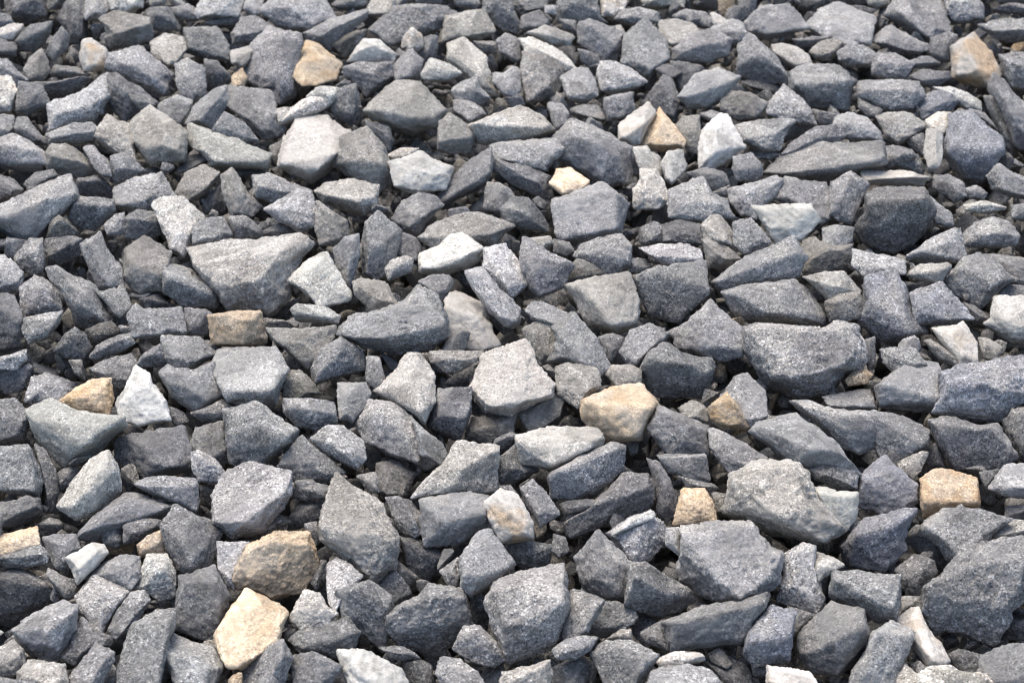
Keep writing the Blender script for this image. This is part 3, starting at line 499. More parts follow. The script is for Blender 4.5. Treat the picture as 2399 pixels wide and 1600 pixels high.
g5|827,661 850,653 900,661 919,691 926,714 873,730 842,699 831,684|||warm grey wide stone between the whitish faceted cone and the cream loaf-shaped stone
w6|681,722 704,711 743,718 766,722 796,737 789,760 743,753 704,753 689,737|||small whitish shard below the whitish faceted cone
n5|107,630 138,623 168,645 207,661 230,684 245,722 268,745 253,768 230,753 214,776 176,760 168,722 161,684 145,676 115,653|130,645 214,730||mid grey long slanting stone between the long pale slanting slab and the orange-tan teardrop stone
n5|230,684 276,684 283,653 299,691 306,714 283,745 268,737 253,714|||
n5|46,676 84,645 115,661 138,691 145,730 107,737 54,737|||mid grey many-sided stone between the long pale slanting slab and the orange-tan teardrop stone
n5|57,745 100,737 145,730 138,760 107,791 69,806 54,776|||mid grey slanting stone between the orange-tan teardrop stone and the long pale slanting slab
n4|-45,684 31,691 50,730 54,768 61,791 31,814 -45,822|8,753 54,745||slate grey narrow upright stone between the orange-tan teardrop stone and the long pale slanting slab
g3|199,776 230,760 260,753 283,776 268,791 222,806 207,791|||
n4|126,822 153,783 176,768 199,783 214,814 199,845 153,837|||slate grey many-sided stone above the pale saddle-shaped slab, towards the orange-tan teardrop stone
n4|207,837 230,806 276,787 306,779 314,806 291,822 230,841|||
n5|299,737 322,707 337,730 398,722 413,730 429,745 436,783 390,787 345,791 314,795 306,768|406,730 383,783||mid grey wide stone above the spiky white stone, towards the tan barrel-shaped stone
n3|329,699 368,691 406,714 421,722 383,722 337,730|||
n4|433,722 482,726 498,737 490,768 482,783 436,783|||
t5|490,753 513,734 559,730 597,730 613,745 620,776 613,806 574,814 513,810 494,791|521,737 582,753 570,806||tan barrel-shaped stone below the large whitish-topped grey stone
g4|620,745 674,753 689,768 628,776|||
g5|624,768 689,772 750,768 789,760 781,791 758,822 727,860 697,845 674,822 643,799|651,791 766,795||warm grey wide stone below the whitish faceted cone, towards the small whitish shard
n5|731,860 750,822 796,791 812,799 850,822 854,868 796,883 750,898 735,890|800,799 804,829 743,890||mid grey slanting stone below the whitish faceted cone, towards the small whitish shard
n5|858,837 888,837 903,898 880,913 858,890|||
g4|666,913 674,868 704,868 735,898 750,921 704,936 674,929|||brownish grey many-sided stone below the tan barrel-shaped stone, towards the small whitish shard
n6|501,845 509,822 536,814 643,814 666,852 666,890 651,929 613,948 551,944 528,933 505,890|521,917 651,917||big light grey blocky stone between the tan barrel-shaped stone and the smooth pale lens-shaped stone
n5|379,799 398,787 467,791 509,829 467,856 421,883 406,868 383,837|||mid grey chunky stone between the tan barrel-shaped stone and the orange-tan teardrop stone
n4|314,860 337,829 375,806 390,837 406,852 345,860|||
n4|203,868 245,845 306,829 322,852 337,860 306,890 291,913 268,913 230,883|||slate grey wide stone above the orange-tan teardrop stone, towards the spiky white stone
n5|371,875 398,852 421,879 459,864 501,845 505,890 521,929 482,952 444,959 413,936 390,906|390,883 490,936||mid grey chunky stone between the spiky white stone and the tan barrel-shaped stone
n4|444,967 490,952 521,936 544,952 528,982 475,986|||
n6|42,936 61,898 84,852 107,814 130,829 161,860 191,890 161,921 138,940 54,944|50,936 115,902 176,887||big light grey pointed stone above the pale saddle-shaped slab, towards the orange-tan teardrop stone
g4|161,845 191,845 199,890 176,875|||
n6|-45,845 31,829 61,814 61,845 38,868 -45,875|||
n4|-45,875 31,875 61,852 77,860 54,913 15,921|||
o5|138,940 176,913 214,890 245,887 260,898 264,936 256,967 230,971 191,967 161,952|||orange-tan teardrop stone above the pale saddle-shaped slab
w9|276,933 295,906 306,879 329,864 352,875 356,898 368,913 390,944 398,975 368,990 322,998 283,982 276,959|302,913 352,910||spiky white stone beside the orange-tan teardrop stone
w6|57,959 107,936 138,940 191,967 237,971 291,975 295,998 253,1036 199,1055 191,1082 153,1097 123,1067 84,1021 69,990|77,986 153,994 191,1051 283,986||pale saddle-shaped slab below the orange-tan teardrop stone
n4|-45,936 38,936 57,959 69,990 61,1017 38,1032 -45,1040|8,1021 61,982||slate grey tall stone beside the orange-tan teardrop stone, towards the pale saddle-shaped slab
n5|528,959 574,948 620,952 666,990 701,1005 689,1044 643,1074 597,1097 559,1090 536,1059 528,1005|544,975 613,975 674,1028||big mid grey chunky stone between the smooth pale lens-shaped stone and the tan barrel-shaped stone
n5|666,933 712,933 781,944 789,990 766,1013 727,1005 697,998 666,967|681,952 781,967||mid grey wide stone between the small whitish shard and the smooth pale lens-shaped stone
n6|727,1028 766,998 804,998 850,1036 858,1074 835,1101 796,1074 758,1059|||light grey slanting stone above the big teardrop grey stone, towards the smooth pale lens-shaped stone
g4|456,1013 482,998 528,986 532,1028 551,1074 505,1097 459,1082 444,1044|||brownish grey chunky stone between the smooth pale lens-shaped stone and the spiky white stone
n4|398,952 429,967 444,990 413,998 398,982|||
n4|926,554 949,546 972,557 987,577 980,615 957,607 934,600|||
g8|984,607 991,592 1026,577 1056,550 1079,546 1102,557 1125,577 1129,592 1118,615 1087,630 1049,642 1018,645 995,642 984,630|987,630 1033,630 1072,603 1125,584||cream loaf-shaped stone above the beige triangular stone
g6|903,630 918,611 949,600 968,607 961,638 934,645 911,661|||
n7|1133,584 1163,577 1194,584 1217,615 1232,653 1232,668 1209,691 1186,691 1163,668 1140,638 1133,607|||pale grey slanting stone beside the cream loaf-shaped stone, towards the beige triangular stone
n5|1225,561 1255,569 1294,596 1347,619 1332,645 1324,672 1263,699 1232,668 1217,607|1236,584 1263,653 1267,691||mid grey chunky stone beside the warm grey bowl-shaped stone, towards the speckled light grey cube
g6|1225,561 1286,554 1294,569 1271,584 1248,577|||
g3|1198,561 1217,569 1209,592 1198,584|||
n4|1297,561 1332,569 1347,592 1324,600 1301,592|||
n5|1340,607 1363,569 1424,554 1454,546 1477,577 1477,623 1454,638 1424,642 1385,623 1355,611|||mid grey chunky stone between the warm grey bowl-shaped stone and the speckled light grey cube
g3|1317,645 1347,615 1363,611 1385,619 1424,642 1385,653 1347,661 1324,661|||
g6|1328,668 1363,657 1408,649 1462,638 1477,645 1489,684 1496,707 1493,760 1462,776 1424,776 1378,760 1355,722 1332,684|1355,668 1401,718 1431,768||warm grey bowl-shaped stone below the speckled light grey cube
n5|834,734 934,722 964,684 980,668 1010,684 1033,711 1049,753 1041,791 1003,822 926,829 857,814 804,791 788,783 811,753|804,787 903,787 972,787 1041,760||big mid grey wide stone between the beige triangular stone and the small whitish shard
n5|980,661 1010,645 1049,645 1064,661 1041,699 1033,714 1003,676|||
c6|1041,699 1072,668 1095,645 1110,661 1133,691 1148,722 1140,760 1171,799 1179,806 1133,818 1056,822 1045,806 1041,737|1045,760 1148,760||beige triangular stone below the cream loaf-shaped stone
n6|1087,638 1118,630 1148,645 1171,676 1194,699 1217,722 1217,760 1194,768 1163,745 1140,722 1118,684 1095,653|1121,642 1171,699 1209,756||light grey long slanting stone above the beige triangular stone, towards the cream loaf-shaped stone
g3|1148,737 1179,753 1209,768 1179,783 1156,760|||
g5|1010,822 1072,822 1133,822 1118,845 1079,868 1049,875 1026,860 1010,837|||warm grey long flat stone between the beige triangular stone and the pale bent slab
n3|1041,898 1072,871 1110,852 1110,906 1072,913|||
g7|1125,837 1148,822 1194,806 1232,791 1248,814 1255,852 1286,883 1301,906 1294,929 1225,967 1179,975 1133,963 1110,929 1110,883|1114,917 1156,952 1202,956 1290,917||broad smooth light grey stone below the beige triangular stone
n5|1232,730 1248,707 1301,695 1324,695 1347,730 1370,768 1408,806 1378,799 1317,791 1286,753 1248,753|1240,737 1309,737 1385,791||mid grey long slanting stone between the warm grey bowl-shaped stone and the beige triangular stone
g5|1209,783 1248,760 1271,753 1294,760 1301,799 1309,829 1286,852 1263,852 1248,822 1232,791|||warm grey pointed stone above the broad smooth light grey stone, beside the beige triangular stone
n5|1294,768 1324,745 1363,753 1401,799 1424,845 1424,868 1401,883 1363,852 1309,852 1278,868 1286,837 1309,806|||big mid grey pointed stone between the warm grey bowl-shaped stone and the pinkish beige block
g6|1301,860 1332,852 1378,860 1401,875 1408,906 1370,929 1355,959 1324,936 1305,906|||light warm grey chunky stone above the pinkish beige block, towards the warm grey bowl-shaped stone
n5|1401,791 1431,783 1462,791 1454,822 1431,852 1416,822|||
n5|1462,806 1477,776 1508,764 1539,768 1569,783 1531,822 1500,860 1477,860 1462,837|||mid grey slanting stone between the warm grey bowl-shaped stone and the pinkish beige block
g6|1416,875 1431,856 1477,856 1500,868 1500,902 1447,906|||
t5|1363,936 1385,929 1439,906 1493,898 1516,917 1542,948 1531,982 1500,1028 1447,1036 1408,1028 1378,998 1363,967|1370,940 1500,963 1539,948 1489,1028||pinkish beige block beside the rusty brown chip
n4|1382,921 1408,906 1431,906 1393,925|||
g4|1462,1028 1500,1013 1493,1059 1477,1067|||
g6|926,868 949,829 987,829 1003,852 1018,898 1018,944 995,998 964,975 918,944 880,929 895,898|972,837 957,898 987,975||big light warm grey chunky stone between the beige triangular stone and the pale bent slab
n5|792,913 811,898 857,898 869,921 857,952 827,990 796,982|||mid grey many-sided stone between the small whitish shard and the pale bent slab
n5|827,990 865,936 918,944 964,975 987,1028 987,1082 972,1086 918,1070 857,1036|||big mid grey slanting stone beside the pale bent slab, towards the big teardrop grey stone
n5|964,975 1003,1013 1041,1044 1049,1074 1033,1090 1010,1074 987,1067|||mid grey long slanting stone above the pale bent slab, above the big teardrop grey stone
n4|1026,913 1072,910 1106,913 1102,967 1087,1005 1064,1028 1033,1013 1003,998 1018,944|1033,982 1095,975||slate grey chunky stone between the pale bent slab and the broad smooth light grey stone
g3|1110,975 1156,982 1209,971 1202,1013 1163,1044 1118,1036 1087,1028|||dark brownish grey wide stone between the pale bent slab and the beige triangular stone
g4|1209,967 1248,952 1286,929 1317,913 1324,936 1309,975 1271,1005 1240,1005|||brownish grey slanting stone between the broad smooth light grey stone and the pinkish beige block
n4|1163,1028 1194,1013 1217,1021 1179,1051 1156,1044|||
g7|1209,1021 1278,1001 1370,1001 1408,1021 1416,1044 1378,1067 1332,1090 1294,1101 1248,1090 1217,1059|1217,1032 1286,1047 1290,1097 1408,1028||pale warm grey wide stone between the pinkish beige block and the mottled cream egg-shaped stone
n5|1477,607 1508,607 1531,630 1500,638 1477,638|||
n6|1499,580 1545,573 1599,573 1637,584 1644,607 1606,623 1560,619 1530,603 1510,592|1522,600 1629,607||light grey long flat stone between the warm grey bowl-shaped stone and the flat-topped white wedge
n5|1491,645 1537,626 1599,619 1652,607 1656,653 1648,699 1614,730 1583,753 1545,745 1514,722 1499,684|1503,684 1560,737||big mid grey chunky stone between the warm grey bowl-shaped stone and the flat-topped white wedge
g4|1644,561 1675,561 1721,592 1736,607 1690,630 1660,626 1652,592|||brownish grey many-sided stone between the flat-topped white wedge and the warm grey bowl-shaped stone
n5|1664,661 1706,630 1752,600 1790,584 1821,569 1867,569 1882,592 1882,623 1867,653 1813,661 1767,668 1729,684 1690,684|1675,661 1775,623 1867,592||big mid grey long flat stone below the flat-topped white wedge, towards the cream crescent flake
n5|1690,684 1736,668 1821,661 1867,649 1897,653 1920,684 1935,707 1935,745 1912,760 1859,756 1821,737 1782,737 1736,753 1713,730|1698,688 1759,691 1844,745||big mid grey wide stone between the flat-topped white wedge and the cream crescent flake
g6|1882,649 1935,638 1974,638 1997,661 2023,676 1997,688 1951,703 1928,691 1905,668|||light warm grey wide stone between the cream crescent flake and the flat-topped white wedge
g5|1935,707 1966,691 2012,684 2023,714 2012,745 1974,753 1943,753|||warm grey blocky stone between the cream crescent flake and the flat-topped white wedge
g4|1882,638 1882,592 1874,569 1912,554 1928,592 1958,592 1997,569 1997,600 1974,630 1935,638|||brownish grey wide stone below the flat-topped white wedge, towards the darkest big stone
n6|2000,584 2035,592 2081,600 2119,611 2119,645 2073,638 2043,645 2020,645 1997,623|||light grey wide stone between the darkest big stone and the cream crescent flake
n6|2123,600 2157,577 2203,538 2234,523 2249,546 2257,584 2261,603 2249,615 2188,611 2127,611|||light grey wide stone between the darkest big stone and the slim cream blade
g6|2119,645 2150,623 2226,615 2226,630 2203,661 2180,661 2142,653|||
n5|2211,661 2242,623 2272,600 2295,592 2334,615 2364,645 2357,668 2326,691 2303,718 2280,722 2242,699 2219,676|2249,630 2337,661||big mid grey chunky stone above the slim cream blade, towards the darkest big stone
n4|2295,596 2341,596 2444,615 2444,684 2364,668 2357,638|||slate grey slanting stone between the slim cream blade and the bluish rounded stone
n4|2334,691 2364,668 2444,676 2444,699 2349,699|||
w6|2326,714 2349,695 2444,695 2444,806 2364,799 2318,768 2303,760 2322,745|||whitish stone cut by the photo edge beside the slim cream blade
b4|2023,676 2043,645 2073,634 2104,645 2127,684 2134,722 2157,753 2173,776 2142,791 2112,802 2066,799 2027,768 2004,753 2020,714|2035,699 2112,707 2142,776||big bluish grey chunky stone above the cream crescent flake, towards the slim cream blade
b5|2134,691 2165,676 2196,665 2219,676 2249,707 2272,737 2257,753 2211,760 2165,760 2142,730|||bluish grey chunky stone between the slim cream blade and the darkest big stone
n4|2257,707 2295,722 2318,745 2288,753 2265,730|||
n4|2119,661 2157,668 2134,691 2127,676|||
c7|2173,783 2203,768 2242,764 2257,753 2280,791 2288,822 2288,852 2265,856 2242,845 2226,814 2203,791|||slim cream blade beside the whitish stone cut by the photo edge
g5|2165,799 2211,791 2242,822 2249,860 2219,852 2180,822|||
g5|2291,791 2311,791 2349,814 2334,845 2303,837|||
n5|2062,818 2096,814 2142,818 2157,837 2180,845 2150,875 2096,875 2073,852|||mid grey wide stone between the slim cream blade and the cream crescent flake
n6|2050,906 2089,875 2142,841 2196,852 2219,898 2203,944 2173,963 2104,959 2058,944|2062,898 2150,898 2196,936||big light grey chunky stone below the slim cream blade, towards the cream crescent flake
b5|2203,875 2249,860 2303,848 2349,837 2444,829 2444,921 2372,959 2349,990 2295,982 2234,975 2188,956 2203,921|2219,898 2341,898||big bluish grey chunky stone between the slim cream blade and the rust-topped cube
n5|1740,768 1767,756 1805,760 1859,764 1928,768 1958,753 1989,760 2012,776 2027,814 2031,845 2012,868 1981,875 1951,906 1905,929 1867,936 1821,913 1790,890 1767,860 1744,822|1755,783 1813,768 1928,776 1997,837 1798,879 1874,883 1943,879||huge grey stone with cream rim beside the cream crescent flake
c8|1951,753 1981,756 2008,772 2027,806 2031,845 2012,868 1997,852 1981,806 1958,776||^|cream crescent flake beside the huge grey stone with cream rim
t6|1981,890 2004,868 2027,864 2043,879 2027,898 1989,902|||
n4|2027,799 2050,791 2050,852 2035,868 2027,845|||
n6|1920,921 1958,910 2012,898 2039,906 2046,936 2035,959 1989,963 1943,952|||light grey wide stone between the cream crescent flake and the bright white nugget
n5|1863,940 1897,936 1928,952 1974,963 2004,963 2043,967 2050,1005 2043,1051 2012,1063 1966,1044 1928,1005 1889,975 1867,959|1874,952 1966,1005 2043,982||big mid grey long slanting stone between the cream crescent flake and the bright white nugget
n5|2012,967 2050,963 2112,975 2157,998 2180,1005 2173,1036 2150,1059 2112,1082 2073,1074 2050,1036 2043,1005|2035,971 2104,1017 2165,1044||big mid grey wide stone between the rust-topped cube and the cream crescent flake
n4|2173,982 2226,975 2295,998 2334,990 2349,1013 2379,1059 2379,1074 2349,1101 2265,1101 2226,1082 2203,1051 2188,1021|2196,998 2318,1005||big slate grey wide stone between the rust-topped cube and the slim cream blade
n4|2349,990 2372,959 2444,952 2444,1113 2387,1074 2364,1028|||slate grey narrow upright stone above the rust-topped cube, towards the slim cream blade
n5|1564,776 1606,760 1629,737 1652,714 1667,703 1690,730 1729,760 1740,783 1740,822 1721,837 1683,848 1667,829 1622,822 1583,806|1576,783 1652,745 1721,783||big mid grey pointed stone between the rusty brown chip and the warm grey bowl-shaped stone
n4|1499,868 1514,837 1537,814 1560,802 1591,822 1629,837 1667,837 1675,860 1667,883 1652,921 1629,933 1576,929 1537,929 1514,906|1522,845 1614,852 1660,875||big slate grey chunky stone above the rusty brown chip, towards the pinkish beige block
n6|1690,929 1721,883 1752,875 1778,902 1794,936 1798,975 1759,1005 1729,982|||light grey chunky stone between the rusty brown chip and the cream crescent flake
o4|1656,959 1683,936 1706,925 1729,952 1752,998 1744,1005 1698,1001 1667,982|1713,936 1721,990|^|rusty brown chip above the orange-tan stump-shaped stone
g5|1576,952 1637,936 1652,936 1656,967 1660,990 1614,975|||
n5|1537,956 1576,963 1622,982 1660,998 1660,1051 1629,1067 1583,1070 1553,1051 1530,1021 1518,1005|1545,967 1652,1013||mid grey chunky stone between the rusty brown chip and the pinkish beige block
n5|1660,1005 1683,1005 1713,1021 1752,1044 1790,1067 1794,1078 1759,1097 1713,1113 1683,1074 1664,1051|||mid grey slanting stone between the rusty brown chip and the orange-tan stump-shaped stone
n6|1755,1021 1775,990 1836,975 1889,986 1935,1021 1974,1059 2004,1097 1997,1120 1928,1120 1882,1101 1844,1074 1805,1044|1775,1013 1882,1001 1981,1082||light grey long slanting stone above the bright white nugget, towards the huge warm grey stone
g4|1652,913 1683,921 1667,936 1644,944|||
n4|268,1034 306,1015 368,1008 413,1000 436,1015 448,1054 452,1084 444,1107 413,1100 368,1115 322,1115 291,1092 268,1069|276,1046 360,1050 406,1100||big slate grey wide stone below the spiky white stone, towards the light warm oblong stone
n5|-45,1050 54,1046 77,1069 100,1115 92,1161 61,1161 -45,1142|61,1054 77,1100 84,1153||mid grey blocky stone between the pale saddle-shaped slab and the long cream-orange stone
n4|77,1038 107,1054 130,1100 138,1153 126,1191 107,1199 100,1138 92,1084|||slate grey narrow upright stone below the pale saddle-shaped slab, towards the light warm oblong stone
g7|138,1176 168,1130 207,1077 253,1054 276,1092 283,1138 268,1168 237,1199 180,1218 153,1199|161,1184 207,1145 253,1069||light warm oblong stone below the pale saddle-shaped slab
n4|-45,1176 31,1176 61,1161 92,1168 100,1207 61,1222 31,1237 -45,1249|0,1230 69,1168||slate grey chunky stone above the long cream-orange stone, towards the light warm oblong stone
n5|314,1134 345,1119 390,1115 459,1123 463,1168 459,1199 421,1184 390,1168 337,1149|329,1138 398,1142 456,1138||mid grey long flat stone beside the smooth pale lens-shaped stone, towards the spiky white stone
n5|184,1245 214,1214 253,1184 299,1153 337,1161 398,1184 394,1203 329,1195 291,1203 253,1230 214,1253 184,1268|214,1230 306,1172 390,1191||mid grey long flat stone below the light warm oblong stone, towards the white arrowhead stone
n4|383,1222 398,1199 429,1191 459,1207 498,1222 521,1253 505,1291 482,1329 444,1352 413,1337 398,1299 383,1260|398,1214 482,1237 452,1329||big slate grey chunky stone between the smooth pale lens-shaped stone and the white arrowhead stone
n4|291,1230 329,1214 379,1218 375,1237 345,1253 322,1268 291,1276|||
t5|322,1276 345,1256 375,1241 383,1268 383,1299 345,1302 329,1306|||
w9|153,1306 184,1291 214,1272 241,1276 253,1295 222,1329 191,1360 176,1352 168,1329|||white arrowhead stone beside the long cream-orange stone
n4|237,1237 283,1230 291,1268 276,1283 245,1276|||
n5|100,1260 130,1253 176,1253 184,1276 168,1295 145,1306 161,1345 130,1329 115,1299|||small mid grey pointed stone between the white arrowhead stone and the long cream-orange stone
t7|-45,1264 38,1245 84,1234 88,1253 92,1276 54,1283 15,1295 -45,1299|||long cream-orange stone beside the white arrowhead stone
n5|-45,1306 38,1287 92,1276 111,1299 107,1322 54,1329 15,1329|||small mid grey long flat stone below the long cream-orange stone, towards the white arrowhead stone
n3|-45,1352 31,1329 69,1345 130,1368 153,1406 100,1429 54,1452 15,1467 -45,1467|8,1360 115,1375||dark grey chunky stone below the white arrowhead stone, towards the long cream-orange stone
n4|115,1329 153,1352 176,1360 176,1390 153,1406 130,1375 107,1352|||
n5|191,1360 237,1322 291,1299 325,1306 329,1352 306,1383 268,1368 230,1352|||mid grey wide stone below the light warm oblong stone, towards the white arrowhead stone
g7|333,1329 352,1299 394,1299 410,1337 410,1398 375,1406 337,1383 322,1360|345,1314 387,1329 398,1398||pale warm grey blocky stone between the white arrowhead stone and the large cream-tan block
g4|345,1413 375,1398 410,1406 383,1425|||
n6|176,1398 207,1360 237,1352 276,1368 306,1383 291,1413 260,1459 245,1479 222,1475 191,1436|191,1390 283,1406||light grey chunky stone below the white arrowhead stone, towards the large cream-tan block
n5|253,1475 276,1429 306,1390 337,1383 352,1406 329,1444 299,1482 276,1498|||mid grey long slanting stone between the white arrowhead stone and the large cream-tan block
n4|421,1352 467,1337 505,1329 528,1375 536,1406 528,1452 505,1490 475,1498 436,1482 413,1452 413,1398|429,1368 513,1360 521,1444||big slate grey blocky stone beside the big speckled brown stone, towards the large cream-tan block
n6|23,1479 69,1444 145,1406 184,1421 176,1475 145,1528 115,1544 69,1528 46,1498|38,1479 107,1482 168,1436||light grey chunky stone below the long cream-orange stone, towards the white arrowhead stone
n4|161,1521 176,1475 191,1444 222,1475 260,1490 260,1513 214,1521 176,1559 145,1536|||slate grey pointed stone below the long cream-orange stone, towards the white arrowhead stone
n5|168,1582 207,1528 237,1513 268,1528 268,1551 237,1574 214,1645 168,1645|||mid grey slanting stone below the white arrowhead stone, towards the large cream-tan block
n5|276,1559 299,1490 329,1452 368,1429 413,1429 413,1452 398,1490 368,1528 352,1559 368,1645 276,1645|322,1467 398,1456||mid grey slanting stone between the large cream-tan block and the white arrowhead stone
n6|371,1536 398,1498 421,1490 452,1505 498,1513 513,1544 521,1567 490,1645 421,1645 398,1574|390,1517 475,1567||light grey chunky stone beside the large cream-tan block, towards the white arrowhead stone
g4|475,1505 505,1498 513,1528 544,1567 521,1582 498,1544|||
t7|509,1475 528,1444 559,1398 582,1379 605,1390 651,1413 678,1436 666,1459 651,1505 620,1521 582,1544 551,1570 528,1559 513,1521|528,1452 658,1444 605,1521||large cream-tan block below the big speckled brown stone
t4|551,1329 567,1299 597,1268 643,1245 697,1245 727,1260 739,1299 735,1345 712,1383 658,1398 605,1390 582,1375 559,1383 536,1368|574,1299 643,1268 720,1283||big speckled brown stone above the large cream-tan block
n7|509,1283 528,1272 574,1272 582,1283 567,1314 551,1345 551,1383 528,1368 513,1337|||pale grey tall stone beside the big speckled brown stone, towards the smooth pale lens-shaped stone
n6|498,1161 528,1107 559,1092 597,1084 658,1100 681,1123 681,1161 643,1214 597,1253 544,1260 513,1237 498,1207|505,1218 574,1226 674,1145||smooth pale lens-shaped stone above the big speckled brown stone
n4|651,1092 674,1061 697,1038 720,1031 743,1054 781,1084 812,1107 766,1130 704,1130 681,1115|||slate grey pointed stone beside the smooth pale lens-shaped stone, towards the big teardrop grey stone
n4|681,1130 727,1130 766,1138 766,1168 727,1168 689,1168|||
n3|674,1214 697,1184 727,1176 758,1176 750,1214 704,1237 666,1237|||dark grey slanting stone between the teardrop grey stone and the smooth pale lens-shaped stone
n4|712,1230 743,1222 750,1268 735,1283 720,1253|||
n7|766,1322 789,1306 819,1322 850,1352 827,1375 804,1406 789,1436 781,1444 769,1406 766,1360|||pale grey tall stone below the big teardrop grey stone, towards the big speckled brown stone
n4|792,1413 819,1375 850,1364 888,1375 919,1398 919,1459 903,1513 873,1505 842,1475 804,1459|827,1383 903,1429||slate grey chunky stone between the white oval slab and the big teardrop grey stone
n4|750,1314 766,1314 766,1345 743,1383 727,1360|||
g7|681,1444 704,1398 727,1383 750,1390 766,1421 789,1436 766,1467 727,1490 697,1467|||pale warm grey chunky stone between the big speckled brown stone and the white oval slab
n4|674,1498 704,1475 735,1490 773,1459 812,1444 842,1482 827,1521 789,1544 743,1536 704,1528|||slate grey wide stone between the white oval slab and the large cream-tan block
g4|658,1482 674,1459 697,1475 674,1505|||
n5|551,1574 582,1536 628,1513 666,1505 681,1536 674,1574 651,1645 559,1645|||mid grey wide stone below the large cream-tan block, towards the white oval slab
n4|681,1536 735,1528 781,1551 789,1582 750,1645 689,1645|||slate grey blocky stone between the white oval slab and the large cream-tan block
t6|536,1590 567,1574 567,1645 536,1645|||
g5|-45,1544 31,1498 54,1521 61,1559 38,1582 -45,1593|||small warm grey tall stone below the white arrowhead stone, below the long cream-orange stone
w7|-45,1459 15,1482 -45,1505 -45,1513|||
g6|42,1574 69,1544 115,1551 153,1567 165,1645 38,1645|||light warm grey long flat stone below the long cream-orange stone, towards the white arrowhead stone
n4|230,1645 260,1559 276,1567 276,1645|||
n3|84,1230 115,1214 145,1222 153,1253 100,1253|||
n4|130,1107 168,1092 184,1100 161,1138 138,1153|||
n6|448,1061 467,1054 505,1077 528,1107 513,1130 467,1126 452,1100|||small light grey slanting stone between the smooth pale lens-shaped stone and the spiky white stone
g3|467,1138 505,1138 498,1191 475,1184|||
g4|613,1230 651,1207 681,1222 666,1237 628,1253 605,1253|||
g5|835,1115 880,1107 888,1153 865,1153|||
g6|750,1214 765,1161 781,1119 796,1111 827,1138 865,1161 895,1184 911,1222 934,1253 930,1306 911,1345 880,1368 850,1352 811,1306 765,1276 750,1253|754,1237 804,1207 857,1207 888,1260 930,1268||big teardrop grey stone beside the big speckled brown stone
w8|796,1544 811,1521 857,1521 895,1544 941,1567 972,1645 964,1645 834,1645|||white oval slab beside the large cream-tan block
g6|964,1161 987,1130 1041,1084 1064,1038 1095,1034 1148,1042 1167,1054 1163,1145 1133,1157 1056,1157 987,1165|976,1161 1064,1103 1156,1077||pale bent slab above the mottled cream egg-shaped stone
n3|880,1107 895,1084 926,1080 957,1100 964,1130 949,1161 903,1168 876,1145|||dark grey blocky stone between the big teardrop grey stone and the pale bent slab
n4|903,1165 934,1165 964,1176 987,1207 991,1245 972,1260 934,1245 918,1207|934,1168 972,1222||slate grey slanting stone between the big teardrop grey stone and the pale bent slab
n5|972,1168 1056,1157 1102,1153 1148,1165 1140,1214 1118,1245 1072,1276 1018,1279 991,1264 987,1207|984,1176 1049,1226 1137,1199||big mid grey chunky stone below the pale bent slab, towards the mottled cream egg-shaped stone
C8|1137,1191 1148,1168 1171,1145 1202,1153 1225,1184 1248,1222 1248,1253 1232,1264 1194,1268 1163,1253 1148,1222|1156,1168 1225,1237||mottled cream egg-shaped stone below the pale bent slab
n5|1217,1145 1248,1123 1278,1153 1309,1199 1294,1214 1263,1234 1248,1207 1232,1176|||mid grey slanting stone beside the pale bent slab, towards the mottled cream egg-shaped stone
n4|1167,1077 1202,1046 1225,1054 1248,1084 1263,1103 1217,1123 1179,1134 1167,1130|1179,1069 1225,1107||slate grey chunky stone above the mottled cream egg-shaped stone, towards the pale bent slab
n5|1286,1123 1301,1100 1347,1077 1393,1054 1431,1034 1466,1046 1462,1092 1431,1130 1393,1165 1340,1168 1309,1168 1290,1153|1301,1115 1408,1069 1454,1069||big mid grey slanting stone between the pinkish beige block and the mottled cream egg-shaped stone
n4|1320,1214 1363,1207 1401,1176 1439,1130 1470,1107 1516,1111 1531,1138 1531,1176 1508,1199 1462,1222 1408,1237 1363,1253 1332,1268 1324,1245|1332,1218 1431,1168 1508,1130||slate grey long slanting stone between the orange-tan stump-shaped stone and the mottled cream egg-shaped stone
n6|1435,1241 1477,1214 1523,1195 1535,1214 1554,1222 1562,1268 1531,1299 1500,1318 1470,1306 1439,1268|1443,1260 1508,1237 1558,1245||light grey chunky stone between the orange-tan stump-shaped stone and the square-faced light grey stone
w8|1439,1241 1477,1214 1523,1195 1535,1214 1500,1222 1462,1237 1439,1253||^|
n4|1516,1077 1546,1084 1569,1123 1585,1168 1585,1207 1562,1218 1539,1199 1539,1153|||slate grey narrow upright stone between the orange-tan stump-shaped stone and the pinkish beige block
o6|1577,1230 1592,1168 1611,1145 1650,1145 1669,1176 1680,1230|||orange-tan stump-shaped stone above the broad pale grey plate
n4|1351,1329 1366,1283 1389,1256 1428,1268 1466,1306 1485,1352 1470,1406 1416,1402 1363,1375|1370,1283 1447,1322 1439,1390||big slate grey chunky stone between the square-faced light grey stone and the orange-tan stump-shaped stone
n4|1477,1322 1516,1318 1569,1356 1615,1375 1630,1406 1592,1429 1546,1444 1500,1429 1466,1406|1485,1345 1562,1390||slate grey chunky stone below the orange-tan stump-shaped stone, towards the broad pale grey plate
n6|1137,1406 1163,1360 1225,1337 1309,1322 1324,1345 1332,1398 1328,1444 1309,1490 1263,1528 1186,1559 1163,1498 1144,1444|1163,1371 1179,1467 1255,1459 1324,1406||square-faced light grey stone below the mottled cream egg-shaped stone
n6|1079,1306 1118,1245 1148,1237 1179,1283 1209,1322 1171,1352 1125,1383 1095,1394 1079,1375|1083,1348 1125,1352 1202,1322||light grey chunky stone below the mottled cream egg-shaped stone, towards the square-faced light grey stone
n5|1033,1337 1072,1306 1079,1322 1072,1368 1049,1368|||
